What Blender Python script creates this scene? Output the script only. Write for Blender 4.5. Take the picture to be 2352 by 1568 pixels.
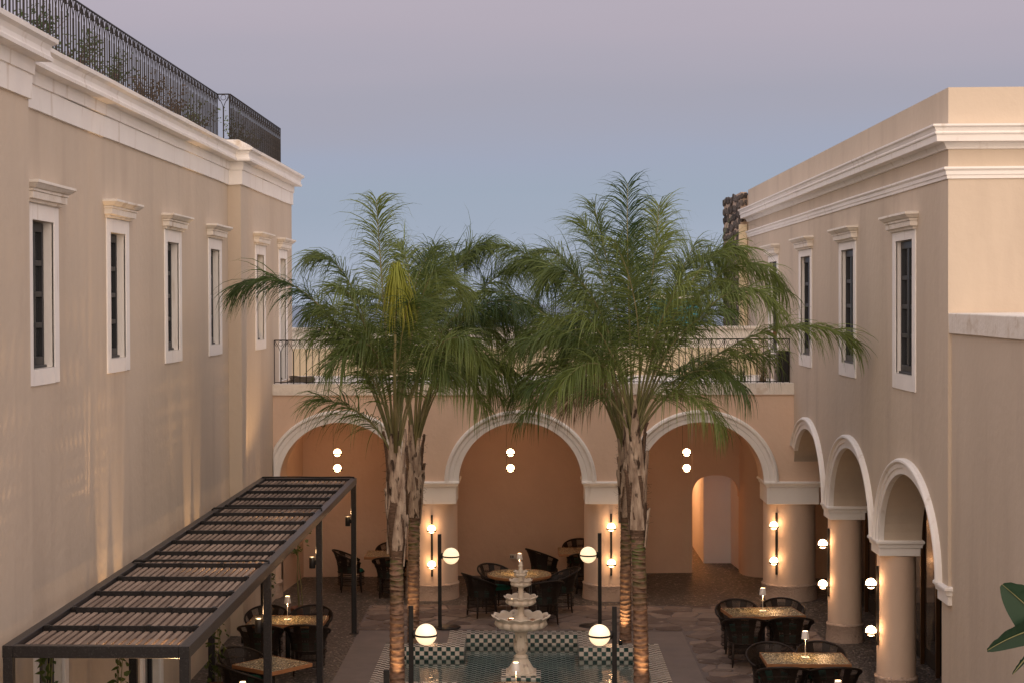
import bpy, math, random
from math import pi, sin, cos, radians as R, sqrt, atan2
from mathutils import Vector, Matrix
random.seed(7)
S = bpy.context.scene
for o in list(bpy.data.objects): bpy.data.objects.remove(o)
COL = S.collection
H = 5.84

# ------------------------------------------------------------------ camera
PHI = math.atan(70/3950.); TH = math.atan(156/3950.*cos(PHI)); ROLL = 0.004
Fw = Vector((-sin(TH)*cos(PHI), cos(TH)*cos(PHI), -sin(PHI)))
Rt = Vector((cos(TH), sin(TH), 0)); Up = Rt.cross(Fw)
Rt, Up = cos(ROLL)*Rt - sin(ROLL)*Up, sin(ROLL)*Rt + cos(ROLL)*Up
cam = bpy.data.objects.new('camera', bpy.data.cameras.new('camera')); COL.objects.link(cam)
m = Matrix((Rt, Up, -Fw)).transposed().to_4x4(); m.translation = (0, 0, H)
cam.matrix_world = m
cam.data.sensor_width = 36; cam.data.lens = 3950/2352*36
cam.data.shift_x = (1176-1064)/2352.; cam.data.shift_y = -(784-763)/2352.
cam.data.clip_start = .1; cam.data.clip_end = 90000
S.camera = cam

# ------------------------------------------------------------------ sky and light of dusk
W = bpy.data.worlds.new('World'); S.world = W; W.use_nodes = True
nt = W.node_tree; N = nt.nodes; L = nt.links; N.clear()
def srgb(r, g, b):
    f = lambda c: (c/12.92 if c <= .04045 else ((c+.055)/1.055)**2.4)
    return (f(r/255.), f(g/255.), f(b/255.), 1)
tc = N.new('ShaderNodeTexCoord'); sp = N.new('ShaderNodeSeparateXYZ'); L.new(tc.outputs['Generated'], sp.inputs[0])
mp = N.new('ShaderNodeMapping'); mp.inputs['Scale'].default_value = (1.2, 1.2, 9); L.new(tc.outputs['Generated'], mp.inputs[0])
nz = N.new('ShaderNodeTexNoise'); nz.inputs['Scale'].default_value = 1.6; nz.inputs['Detail'].default_value = 3; L.new(mp.outputs[0], nz.inputs['Vector'])
ma = N.new('ShaderNodeMath'); ma.operation = 'MULTIPLY_ADD'; L.new(nz.outputs['Fac'], ma.inputs[0]); ma.inputs[1].default_value = .08; L.new(sp.outputs['Z'], ma.inputs[2])
mb_ = N.new('ShaderNodeMath'); mb_.operation = 'SUBTRACT'; L.new(ma.outputs[0], mb_.inputs[0]); mb_.inputs[1].default_value = .04
cr = N.new('ShaderNodeValToRGB'); L.new(mb_.outputs[0], cr.inputs[0])
els = cr.color_ramp.elements
SKY = [(0., (168, 176, 194)), (.035, (161, 171, 188)), (.062, (156, 167, 184)), (.085, (158, 165, 184)), (.115, (163, 162, 176)), (.155, (176, 168, 180)), (.30, (198, 186, 196)), (.55, (196, 190, 205)), (1., (184, 186, 206))]
els[0].position, els[0].color = SKY[0][0], srgb(*SKY[0][1])
els[1].position, els[1].color = SKY[-1][0], srgb(*SKY[-1][1])
for p_, c_ in SKY[1:-1]:
    e = els.new(p_); e.color = srgb(*c_)
# the warm afterglow of the sunset, behind the camera, fades smoothly round the horizon
my = N.new('ShaderNodeMath'); my.operation = 'MULTIPLY'; L.new(sp.outputs['Y'], my.inputs[0]); my.inputs[1].default_value = -1
mr = N.new('ShaderNodeMapRange'); mr.interpolation_type = 'SMOOTHSTEP'; L.new(my.outputs[0], mr.inputs[0])
mr.inputs[1].default_value = -.35; mr.inputs[2].default_value = 1.0
ez = N.new('ShaderNodeMapRange'); ez.interpolation_type = 'SMOOTHSTEP'; L.new(sp.outputs['Z'], ez.inputs[0])
ez.inputs[1].default_value = 1.0; ez.inputs[2].default_value = 0.0
mm = N.new('ShaderNodeMath'); mm.operation = 'MULTIPLY'; L.new(mr.outputs[0], mm.inputs[0]); L.new(ez.outputs[0], mm.inputs[1])
mx = N.new('ShaderNodeMix'); mx.data_type = 'RGBA'; mx.blend_type = 'ADD'; mx.clamp_result = False
L.new(mm.outputs[0], mx.inputs[0]); L.new(cr.outputs[0], mx.inputs[6]); mx.inputs[7].default_value = (.95, .66, .40, 1)
bg = N.new('ShaderNodeBackground'); bg.inputs['Strength'].default_value = .93; L.new(mx.outputs[2], bg.inputs[0])
wo = N.new('ShaderNodeOutputWorld'); L.new(bg.outputs[0], wo.inputs[0])
sun = bpy.data.objects.new('sun', bpy.data.lights.new('sun', 'SUN')); COL.objects.link(sun)
sun.data.energy = 2.1; sun.data.angle = R(110); sun.data.color = (1, .80, .60)
sun.rotation_euler = (R(60), 0, R(4))
S.view_settings.view_transform = 'Standard'; S.view_settings.look = 'None'
S.view_settings.exposure = .17; S.view_settings.gamma = 1; S.view_settings.use_curve_mapping = False
S.cycles.use_denoising = True
S.cycles.sample_clamp_indirect = 4
S.cycles.caustics_reflective = False; S.cycles.caustics_refractive = False
S.cycles.max_bounces = 6; S.cycles.transparent_max_bounces = 12

# ------------------------------------------------------------------ materials
def nm(name):
    m = bpy.data.materials.new(name); m.use_nodes = True
    nt = m.node_tree; return m, nt, nt.nodes['Principled BSDF']
def simple(name, col, rough=.6, metal=0, spec=.5):
    m, nt, b = nm(name); b.inputs['Base Color'].default_value = (*col, 1)
    b.inputs['Roughness'].default_value = rough; b.inputs['Metallic'].default_value = metal
    b.inputs['Specular IOR Level'].default_value = spec
    return m
def noisy(name, c1, c2, scale=3, rough=.8, bump=.0, bscale=30, detail=6, stretch=(1, 1, 1), mid=.5, wid=.5, rand=0, metal=0, spec=.3, stain=None, dist=.01):
    """two-tone noise colour, fine relief, optional per-object variation and stains"""
    m, nt, b = nm(name); n = nt.nodes; l = nt.links
    t = n.new('ShaderNodeTexCoord'); mpn = n.new('ShaderNodeMapping'); mpn.inputs['Scale'].default_value = stretch
    l.new(t.outputs['Object'], mpn.inputs[0])
    z = n.new('ShaderNodeTexNoise'); z.inputs['Scale'].default_value = scale; z.inputs['Detail'].default_value = detail
    z.inputs['Roughness'].default_value = .6; l.new(mpn.outputs[0], z.inputs['Vector'])
    src = z.outputs['Fac']
    if rand:
        oi = n.new('ShaderNodeObjectInfo'); a = n.new('ShaderNodeMath'); a.operation = 'MULTIPLY_ADD'
        l.new(oi.outputs['Random'], a.inputs[0]); a.inputs[1].default_value = rand; l.new(src, a.inputs[2])
        a2 = n.new('ShaderNodeMath'); a2.operation = 'SUBTRACT'; l.new(a.outputs[0], a2.inputs[0]); a2.inputs[1].default_value = rand/2
        src = a2.outputs[0]
    r_ = n.new('ShaderNodeMapRange'); r_.inputs[1].default_value = mid-wid/2; r_.inputs[2].default_value = mid+wid/2; l.new(src, r_.inputs[0])
    x = n.new('ShaderNodeMix'); x.data_type = 'RGBA'; x.inputs[6].default_value = (*c1, 1); x.inputs[7].default_value = (*c2, 1)
    l.new(r_.outputs[0], x.inputs[0]); out = x.outputs[2]
    if stain:
        z2 = n.new('ShaderNodeTexNoise'); z2.inputs['Scale'].default_value = stain[1]; z2.inputs['Detail'].default_value = 8
        m3 = n.new('ShaderNodeMapping'); m3.inputs['Scale'].default_value = stain[2]; l.new(t.outputs['Object'], m3.inputs[0]); l.new(m3.outputs[0], z2.inputs['Vector'])
        r2 = n.new('ShaderNodeMapRange'); r2.inputs[1].default_value = stain[3]; r2.inputs[2].default_value = stain[4]; l.new(z2.outputs['Fac'], r2.inputs[0])
        x2 = n.new('ShaderNodeMix'); x2.data_type = 'RGBA'; l.new(r2.outputs[0], x2.inputs[0]); l.new(out, x2.inputs[6]); x2.inputs[7].default_value = (*stain[0], 1); out = x2.outputs[2]
    l.new(out, b.inputs['Base Color'])
    b.inputs['Roughness'].default_value = rough; b.inputs['Metallic'].default_value = metal; b.inputs['Specular IOR Level'].default_value = spec
    if bump:
        z3 = n.new('ShaderNodeTexNoise'); z3.inputs['Scale'].default_value = bscale; z3.inputs['Detail'].default_value = 6; l.new(t.outputs['Object'], z3.inputs['Vector'])
        bp = n.new('ShaderNodeBump'); bp.inputs['Strength'].default_value = bump; bp.inputs['Distance'].default_value = dist
        l.new(z3.outputs['Fac'], bp.inputs['Height']); l.new(bp.outputs[0], b.inputs['Normal'])
    return m
def emis(name, col, st):
    m, nt, b = nm(name); b.inputs['Base Color'].default_value = (.8, .8, .8, 1)
    b.inputs['Emission Color'].default_value = (*col, 1); b.inputs['Emission Strength'].default_value = st; b.inputs['Roughness'].default_value = .3
    return m
M = {}
M['plaster'] = noisy('beige_plaster', (.545, .455, .36), (.63, .53, .425), .55, .9, .45, 7, stretch=(1, 1, .25), stain=((.47, .385, .31), 1.3, (1.5, 1.5, .22), .50, .92), dist=.02)
M['plaster_lampwarm'] = noisy('lamp_warmed_plaster', (.70, .51, .385), (.78, .595, .46), .9, .9, .35, 10, stretch=(1, 1, .4), dist=.02)  # beige plaster with the warm lamp glow put into its colour
M['plaster_in'] = noisy('vault_plaster', (.62, .445, .335), (.72, .53, .41), .8, .9, .4, 8, dist=.03)  # interior plaster, also tinted orange in place of lamplight
M['base'] = noisy('rough_base_plaster', (.50, .37, .29), (.60, .45, .36), 5, .95, .9, 28, dist=.03)
M['white'] = noisy('white_lime_trim', (.82, .78, .75), (.89, .86, .82), 2, .85, .3, 14, stain=((.62, .55, .48), 2.2, (3, 3, .6), .60, .80), dist=.01)
M['cap'] = noisy('weathered_white_cap', (.72, .66, .58), (.85, .80, .74), 5, .9, .5, 20, stain=((.50, .38, .26), 4, (1, 1, 1), .58, .8), dist=.015)
M['cream'] = noisy('cream_wall', (.70, .58, .40), (.76, .65, .47), .8, .9, .2, 12)
M['farwhite'] = noisy('far_white_wall', (.78, .74, .68), (.84, .80, .74), .5, .9, .2, 6)
M['black'] = noisy('black_powder_coat', (.012, .011, .011), (.022, .02, .019), 20, .45, .1, 80)
M['frame'] = noisy('dark_steel_beam', (.014, .013, .014), (.026, .024, .025), 30, .33, .2, 120, stain=((.05, .045, .046), 70, (1, 1, 1), .56, .7))
M['winframe'] = simple('dark_grey_window_paint', (.022, .023, .027), .45)
M['iron'] = noisy('aged_black_iron', (.010, .009, .009), (.035, .028, .024), 25, .6, .3, 90)
M['bronze'] = simple('bronze_edge', (.16, .085, .04), .35, .8)
M['slat'] = noisy('weathered_wood_slat', (.16, .115, .085), (.36, .27, .205), 3, .85, .4, 60, stretch=(12, .8, 12), rand=.55, wid=.9)
M['lath'] = noisy('reed_lath', (.07, .05, .04), (.20, .14, .11), 12, .9)
M['rattan'] = noisy('dark_rattan', (.008, .005, .004), (.028, .017, .011), 40, .55, .3, 150)
M['cushion'] = noisy('green_cushion', (.004, .085, .06), (.008, .12, .085), 30, .9, .2, 200)
M['wood'] = noisy('table_wood_edge', (.26, .11, .045), (.36, .17, .075), 10, .5, stretch=(1, 1, 6))
M['marble'] = noisy('veined_marble', (.72, .60, .48), (.82, .73, .61), 6, .35, .1, 40, stain=((.32, .22, .16), 7, (1, 1, 1), .60, .72))
M['concrete'] = noisy('dark_concrete', (.17, .135, .115), (.24, .19, .165), 2.2, .7, .2, 40, stain=((.16, .13, .12), 1.1, (1, 1, 1), .55, .8))
M['flag'] = noisy('flagstone', (.11, .076, .062), (.30, .225, .18), 2.5, .75, .7, 14, rand=1.0, wid=1.1, stain=((.34, .27, .22), 5, (1, 1, 1), .62, .74), dist=.02)
M['mortar'] = noisy('mortar', (.14, .11, .10), (.22, .18, .16), 12, .95, .4, 60)
M['sea'] = noisy('sea_water', (.10, .16, .24), (.13, .19, .27), .002, .35, .3, .3)
M['earth'] = noisy('far_ground', (.12, .09, .07), (.2, .16, .12), .3, .95)
M['tile_g'] = noisy('green_marble_tile', (.012, .045, .042), (.035, .10, .09), 14, .2, rand=.5, stain=((.25, .3, .28), 22, (1, 1, 1), .66, .72))
M['tile_w'] = noisy('white_marble_tile', (.68, .60, .52), (.82, .75, .68), 9, .25, rand=.4, stain=((.30, .26, .24), 16, (1, 1, 1), .64, .72))
M['grout'] = simple('grout', (.42, .36, .31), .9)
M['trunk'] = None
M['shade'] = simple('white_lamp_metal', (.80, .74, .68), .4)
M['globe'] = emis('opal_glass_lit', (1, .58, .29), 21.0)
M['pendant'] = emis('opal_pendant_lit', (1, .55, .27), 24.0)
M['scar'] = noisy('pale_leaf_scar', (.13, .08, .055), (.36, .25, .18), 9, .8, .5, 40)
M['bigglobe'] = emis('opal_glass_soft', (1, .70, .40), 1.12)
M['bulb'] = emis('bulb_lit', (1, .62, .28), 14.0)
M['terracotta'] = simple('terracotta', (.22, .09, .05), .8)
M['soil'] = simple('soil', (.03, .02, .014), .95)
M['hose'] = simple('grey_hose', (.16, .13, .10), .6)
M['socket'] = simple('socket_plastic', (.7, .66, .6), .4)
M['bluepaint'] = simple('turquoise_paint', (.05, .32, .42), .6)
M['passage'] = noisy('sky_tinted_plaster', (.74, .75, .80), (.80, .81, .85), 1.5, .9, .3, 9)  # cool light from the sky opening is tinted into the wall colour
M['curtain'] = simple('grey_curtain', (.16, .15, .155), .9)
def glassm():
    m, nt, b = nm('window_glass'); n = nt.nodes; l = nt.links
    b.inputs['Base Color'].default_value = (.02, .022, .026, 1); b.inputs['Roughness'].default_value = .06; b.inputs['Specular IOR Level'].default_value = .6
    return m
M['glass'] = glassm()
def pebblem():
    m, nt, b = nm('pebble_mosaic'); n = nt.nodes; l = nt.links
    t = n.new('ShaderNodeTexCoord'); v = n.new('ShaderNodeTexVoronoi'); v.inputs['Scale'].default_value = 22; l.new(t.outputs['Object'], v.inputs['Vector'])
    mpn = n.new('ShaderNodeMapping'); mpn.inputs['Scale'].default_value = (1, 1.0, 1); l.new(t.outputs['Object'], mpn.inputs[0]); l.new(mpn.outputs[0], v.inputs['Vector'])
    sx = n.new('ShaderNodeSeparateColor'); l.new(v.outputs['Color'], sx.inputs[0])
    r = n.new('ShaderNodeValToRGB'); l.new(sx.outputs[0], r.inputs[0]); e = r.color_ramp.elements
    e[0].position = 0; e[0].color = (.06, .055, .05, 1); e[1].position = 1; e[1].color = (.5, .42, .34, 1)
    for p, c in ((.45, (.10, .086, .078)), (.8, (.20, .165, .14)), (.93, (.36, .30, .25))): q = e.new(p); q.color = (*c, 1)
    r2 = n.new('ShaderNodeMapRange'); l.new(v.outputs['Distance'], r2.inputs[0]); r2.inputs[1].default_value = .25; r2.inputs[2].default_value = .62; r2.inputs[3].default_value = 1; r2.inputs[4].default_value = .25
    x = n.new('ShaderNodeMix'); x.data_type = 'RGBA'; x.inputs[6].default_value = (.03, .024, .02, 1); l.new(r2.outputs[0], x.inputs[0]); l.new(r.outputs[0], x.inputs[7])
    l.new(x.outputs[2], b.inputs['Base Color']); b.inputs['Roughness'].default_value = .45
    bp = n.new('ShaderNodeBump'); bp.inputs['Strength'].default_value = 1; bp.inputs['Distance'].default_value = .02; l.new(r2.outputs[0], bp.inputs['Height']); l.new(bp.outputs[0], b.inputs['Normal'])
    return m
M['pebble'] = pebblem()
def mosaicm():
    m, nt, b = nm('terrazzo_top'); n = nt.nodes; l = nt.links
    t = n.new('ShaderNodeTexCoord'); v = n.new('ShaderNodeTexVoronoi'); v.inputs['Scale'].default_value = 55; l.new(t.outputs['Object'], v.inputs['Vector'])
    sx = n.new('ShaderNodeSeparateColor'); l.new(v.outputs['Color'], sx.inputs[0])
    r = n.new('ShaderNodeValToRGB'); l.new(sx.outputs[1], r.inputs[0]); e = r.color_ramp.elements
    e[0].position = 0; e[0].color = (.04, .042, .022, 1); e[1].position = 1; e[1].color = (.72, .58, .36, 1)
    for p, c in ((.4, (.12, .105, .06)), (.7, (.34, .26, .14))): q = e.new(p); q.color = (*c, 1)
    l.new(r.outputs[0], b.inputs['Base Color']); b.inputs['Roughness'].default_value = .22
    return m
M['mosaic'] = mosaicm()
def waterm():
    m, nt, b = nm('pool_water'); n = nt.nodes; l = nt.links
    tr = n.new('ShaderNodeBsdfTransparent'); tr.inputs[0].default_value = (.86, 1.0, .99, 1)
    gl = n.new('ShaderNodeBsdfGlossy'); gl.inputs['Roughness'].default_value = .04; gl.inputs[0].default_value = (1, 1, 1, 1)
    fr = n.new('ShaderNodeFresnel'); fr.inputs[0].default_value = 1.33
    t = n.new('ShaderNodeTexCoord'); z = n.new('ShaderNodeTexNoise'); z.inputs['Scale'].default_value = 7; z.inputs['Detail'].default_value = 2; l.new(t.outputs['Object'], z.inputs['Vector'])
    bp = n.new('ShaderNodeBump'); bp.inputs['Strength'].default_value = .35; bp.inputs['Distance'].default_value = .012; l.new(z.outputs['Fac'], bp.inputs['Height'])
    l.new(bp.outputs[0], gl.inputs['Normal']); l.new(bp.outputs[0], fr.inputs['Normal'])
    mxs = n.new('ShaderNodeMixShader'); l.new(fr.outputs[0], mxs.inputs[0]); l.new(tr.outputs[0], mxs.inputs[1]); l.new(gl.outputs[0], mxs.inputs[2])
    n.remove(b); l.new(mxs.outputs[0], n['Material Output'].inputs[0])
    return m
M['water'] = waterm()
def leafm(name, c1, c2, trans=.35, scale=1.3):
    m, nt, b = nm(name); n = nt.nodes; l = nt.links
    t = n.new('ShaderNodeTexCoord'); z = n.new('ShaderNodeTexNoise'); z.inputs['Scale'].default_value = scale; z.inputs['Detail'].default_value = 4; l.new(t.outputs['Object'], z.inputs['Vector'])
    oi = n.new('ShaderNodeObjectInfo'); a = n.new('ShaderNodeMath'); a.operation = 'MULTIPLY_ADD'; l.new(oi.outputs['Random'], a.inputs[0]); a.inputs[1].default_value = .5; l.new(z.outputs['Fac'], a.inputs[2])
    r_ = n.new('ShaderNodeMapRange'); r_.inputs[1].default_value = .42; r_.inputs[2].default_value = 1.1; l.new(a.outputs[0], r_.inputs[0])
    x = n.new('ShaderNodeMix'); x.data_type = 'RGBA'; x.inputs[6].default_value = (*c1, 1); x.inputs[7].default_value = (*c2, 1); l.new(r_.outputs[0], x.inputs[0])
    l.new(x.outputs[2], b.inputs['Base Color']); b.inputs['Roughness'].default_value = .45; b.inputs['Specular IOR Level'].default_value = .35
    td = n.new('ShaderNodeBsdfTranslucent'); l.new(x.outputs[2], td.inputs[0])
    ms = n.new('ShaderNodeMixShader'); ms.inputs[0].default_value = trans; l.new(b.outputs[0], ms.inputs[1]); l.new(td.outputs[0], ms.inputs[2]); l.new(ms.outputs[0], n['Material Output'].inputs[0])
    return m
M['frond'] = leafm('palm_leaflet', (.032, .068, .018), (.21, .265, .07))
M['frond_new'] = leafm('young_palm_leaflet', (.26, .30, .04), (.52, .46, .08))
M['frond_dry'] = leafm('dry_palm_leaflet', (.13, .085, .04), (.26, .17, .09))
M['leaf'] = leafm('shrub_leaf', (.04, .08, .02), (.13, .17, .04), scale=6)
M['bigleaf'] = leafm('glossy_banana_leaf', (.012, .034, .020), (.03, .065, .034), .12, 4)
M['rachis'] = noisy('palm_rachis', (.13, .15, .05), (.30, .25, .14), 3, .6)
M['boot'] = noisy('pale_palm_boot', (.16, .10, .07), (.60, .48, .37), 4, .9, .6, 25, stretch=(2.5, 2.5, .5), wid=.35, stain=((.05, .032, .022), 9, (1.5, 1.5, .5), .56, .64), dist=.02)
M['fibre'] = noisy('palm_fibre', (.06, .036, .024), (.20, .13, .09), 14, .95, .6, 60, stretch=(1, 1, 4))
def trunkm():
    m, nt, b = nm('ringed_palm_bark'); n = nt.nodes; l = nt.links
    t = n.new('ShaderNodeTexCoord'); s = n.new('ShaderNodeSeparateXYZ'); l.new(t.outputs['Object'], s.inputs[0])
    z = n.new('ShaderNodeTexNoise'); z.inputs['Scale'].default_value = 9; z.inputs['Detail'].default_value = 6
    mpn = n.new('ShaderNodeMapping'); mpn.inputs['Scale'].default_value = (1, 1, 2.2); l.new(t.outputs['Object'], mpn.inputs[0]); l.new(mpn.outputs[0], z.inputs['Vector'])
    r = n.new('ShaderNodeValToRGB'); l.new(z.outputs['Fac'], r.inputs[0]); e = r.color_ramp.elements
    e[0].position = .3; e[0].color = (.06, .028, .018, 1); e[1].position = .72; e[1].color = (.36, .215, .14, 1)
    g = n.new('ShaderNodeMapRange'); l.new(s.outputs['Z'], g.inputs[0]); g.inputs[1].default_value = 1.2; g.inputs[2].default_value = 2.1; g.inputs[3].default_value = 0; g.inputs[4].default_value = .8
    z2 = n.new('ShaderNodeTexNoise'); z2.inputs['Scale'].default_value = 5; l.new(mpn.outputs[0], z2.inputs['Vector'])
    g2 = n.new('ShaderNodeMapRange'); l.new(z2.outputs['Fac'], g2.inputs[0]); g2.inputs[1].default_value = .45; g2.inputs[2].default_value = .55
    gm = n.new('ShaderNodeMath'); gm.operation = 'MULTIPLY'; l.new(g.outputs[0], gm.inputs[0]); l.new(g2.outputs[0], gm.inputs[1])
    x = n.new('ShaderNodeMix'); x.data_type = 'RGBA'; l.new(gm.outputs[0], x.inputs[0]); l.new(r.outputs[0], x.inputs[6]); x.inputs[7].default_value = (.08, .12, .025, 1)
    l.new(x.outputs[2], b.inputs['Base Color']); b.inputs['Roughness'].default_value = .75
    bp = n.new('ShaderNodeBump'); bp.inputs['Strength'].default_value = .7; bp.inputs['Distance'].default_value = .02; l.new(z.outputs['Fac'], bp.inputs['Height']); l.new(bp.outputs[0], b.inputs['Normal'])
    return m
M['trunk'] = trunkm()
def rockm():
    m, nt, b = nm('volcanic_stone'); n = nt.nodes; l = nt.links
    t = n.new('ShaderNodeTexCoord'); z = n.new('ShaderNodeTexNoise'); z.inputs['Scale'].default_value = 7; z.inputs['Detail'].default_value = 8; l.new(t.outputs['Object'], z.inputs['Vector'])
    oi = n.new('ShaderNodeObjectInfo'); a = n.new('ShaderNodeMath'); a.operation = 'MULTIPLY_ADD'; l.new(oi.outputs['Random'], a.inputs[0]); a.inputs[1].default_value = .35; l.new(z.outputs['Fac'], a.inputs[2])
    r = n.new('ShaderNodeValToRGB'); l.new(a.outputs[0], r.inputs[0]); e = r.color_ramp.elements
    e[0].position = .4; e[0].color = (.018, .015, .015, 1); e[1].position = .95; e[1].color = (.19, .16, .14, 1)
    l.new(r.outputs[0], b.inputs['Base Color']); b.inputs['Roughness'].default_value = .95
    bp = n.new('ShaderNodeBump'); bp.inputs['Distance'].default_value = .05; l.new(z.outputs['Fac'], bp.inputs['Height']); l.new(bp.outputs[0], b.inputs['Normal'])
    return m
M['rock'] = rockm()
M['oldmortar'] = noisy('old_pale_mortar', (.40, .29, .22), (.60, .47, .37), 6, .95, .8, 18, dist=.03)

# ------------------------------------------------------------------ helpers
def root_loc(o):
    v = Vector((0, 0, 0))
    while o is not None: v += o.location; o = o.parent
    return v
class MB:
    def __init__(s): s.v = []; s.f = []; s.mi = []; s.sm = []
    def quad(s, a, b, c, d, mi=0, sm=False):
        k = len(s.v); s.v += [tuple(a), tuple(b), tuple(c), tuple(d)]; s.f.append((k, k+1, k+2, k+3)); s.mi.append(mi); s.sm.append(sm)
    def tri(s, a, b, c, mi=0, sm=False):
        k = len(s.v); s.v += [tuple(a), tuple(b), tuple(c)]; s.f.append((k, k+1, k+2)); s.mi.append(mi); s.sm.append(sm)
    def face(s, pts, mi=0, sm=False):
        k = len(s.v); s.v += [tuple(p) for p in pts]; s.f.append(tuple(range(k, k+len(pts)))); s.mi.append(mi); s.sm.append(sm)
    def grid(s, rows, close_u=False, mi=0, sm=True, flip=False):
        """rows: list of equal-length point lists"""
        k = len(s.v); n = len(rows[0])
        for r in rows: s.v += [tuple(p) for p in r]
        for i in range(len(rows)-1):
            for j in range(n if close_u else n-1):
                a = k+i*n+j; b = k+i*n+(j+1) % n; c = b+n; d = a+n
                s.f.append((a, d, c, b) if flip else (a, b, c, d)); s.mi.append(mi); s.sm.append(sm)
    def box(s, x0, x1, y0, y1, z0, z1, mi=0, bev=0, T=None):
        if bev:
            b = bev; P = []
            for z, ins in ((z0, b), (z0+b, 0), (z1-b, 0), (z1, b)):
                P.append([(x0+ins, y0+b, z), (x0+b, y0+ins, z), (x1-b, y0+ins, z), (x1-ins, y0+b, z), (x1-ins, y1-b, z), (x1-b, y1-ins, z), (x0+b, y1-ins, z), (x0+ins, y1-b, z)])
            if T: P = [[T(*p) for p in r] for r in P]
            k = len(s.v); s.grid(P, True, mi, False)
            s.f.append(tuple(k+7-i for i in range(8))); s.mi.append(mi); s.sm.append(False)
            s.f.append(tuple(k+24+i for i in range(8))); s.mi.append(mi); s.sm.append(False)
            return
        c = [(x0, y0, z0), (x1, y0, z0), (x1, y1, z0), (x0, y1, z0), (x0, y0, z1), (x1, y0, z1), (x1, y1, z1), (x0, y1, z1)]
        if T: c = [T(*p) for p in c]
        k = len(s.v); s.v += [tuple(p) for p in c]
        for q in ((0, 3, 2, 1), (4, 5, 6, 7), (0, 1, 5, 4), (1, 2, 6, 5), (2, 3, 7, 6), (3, 0, 4, 7)):
            s.f.append(tuple(k+i for i in q)); s.mi.append(mi); s.sm.append(False)
    def tube(s, pts, r, n=6, mi=0, caps=True, sm=True):
        pts = [Vector(p) for p in pts]; rs = r if isinstance(r, (list, tuple)) else [r]*len(pts)
        rows = []; up = None
        for i, p in enumerate(pts):
            d = (pts[min(i+1, len(pts)-1)]-pts[max(i-1, 0)])
            if d.length < 1e-9: d = Vector((0, 0, 1))
            d.normalize()
            if up is None: up = Vector((0, 0, 1)) if abs(d.z) < .9 else Vector((1, 0, 0))
            a = d.cross(up)
            if a.length < 1e-6: a = d.orthogonal()
            a.normalize(); b = a.cross(d).normalized(); up = b
            rows.append([p+rs[i]*(cos(2*pi*k/n)*a+sin(2*pi*k/n)*b) for k in range(n)])
        k = len(s.v); s.grid(rows, True, mi, sm)
        if caps:
            s.f.append(tuple(k+i for i in range(n))[::-1]); s.mi.append(mi); s.sm.append(False)
            e = k+(len(pts)-1)*n; s.f.append(tuple(e+i for i in range(n))); s.mi.append(mi); s.sm.append(False)
    def lathe(s, prof, c=(0, 0, 0), n=24, mi=0, sm=True, rf=None):
        rows = []
        for i, (r, z) in enumerate(prof):
            row = []
            for k in range(n):
                a = 2*pi*k/n; rr, zz = (rf(r, z, a, i) if rf else (r, z))
                row.append((c[0]+rr*cos(a), c[1]+rr*sin(a), c[2]+zz))
            rows.append(row)
        s.grid(rows, True, mi, sm)
    def sphere(s, c, r, n=20, m=12, mi=0, sz=1):
        s.lathe([(max(r*sin(pi*i/m), 1e-4), -r*sz*cos(pi*i/m)) for i in range(m+1)], c, n, mi)
    def build(s, name, mat, parent=None, label=None, cat=None, group=None, kind=None, local=False):
        me = bpy.data.meshes.new(name)
        off = Vector((0, 0, 0)) if (local or parent is None) else root_loc(parent)
        me.from_pydata([(p[0]-off.x, p[1]-off.y, p[2]-off.z) for p in s.v], [], s.f)
        mats = mat if isinstance(mat, (list, tuple)) else [mat]
        for q in mats: me.materials.append(q)
        me.polygons.foreach_set('material_index', s.mi); me.polygons.foreach_set('use_smooth', s.sm)
        me.validate(); me.update()
        o = bpy.data.objects.new(name, me); COL.objects.link(o)
        if parent: o.parent = parent
        tag(o, label, cat, group, kind)
        return o
def tag(o, label=None, cat=None, group=None, kind=None):
    if label: o['label'] = label
    if cat: o['category'] = cat
    if group: o['group'] = group
    if kind: o['kind'] = kind
def thing(name, label, cat, loc=(0, 0, 0), rz=0, group=None):
    o = bpy.data.objects.new(name, None); COL.objects.link(o); o.location = loc; o.rotation_euler = (0, 0, rz); o.empty_display_size = .1
    tag(o, label, cat, group); return o
def copy_tree(o, parent=None):
    c = o.copy(); COL.objects.link(c); c.parent = parent
    for ch in list(o.children): copy_tree(ch, c)
    return c
def inst(mesh_obj, name, parent, loc=(0, 0, 0), rot=(0, 0, 0), mat=None):
    c = bpy.data.objects.new(name, mesh_obj.data); COL.objects.link(c); c.parent = parent; c.location = loc; c.rotation_euler = rot; return c
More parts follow.
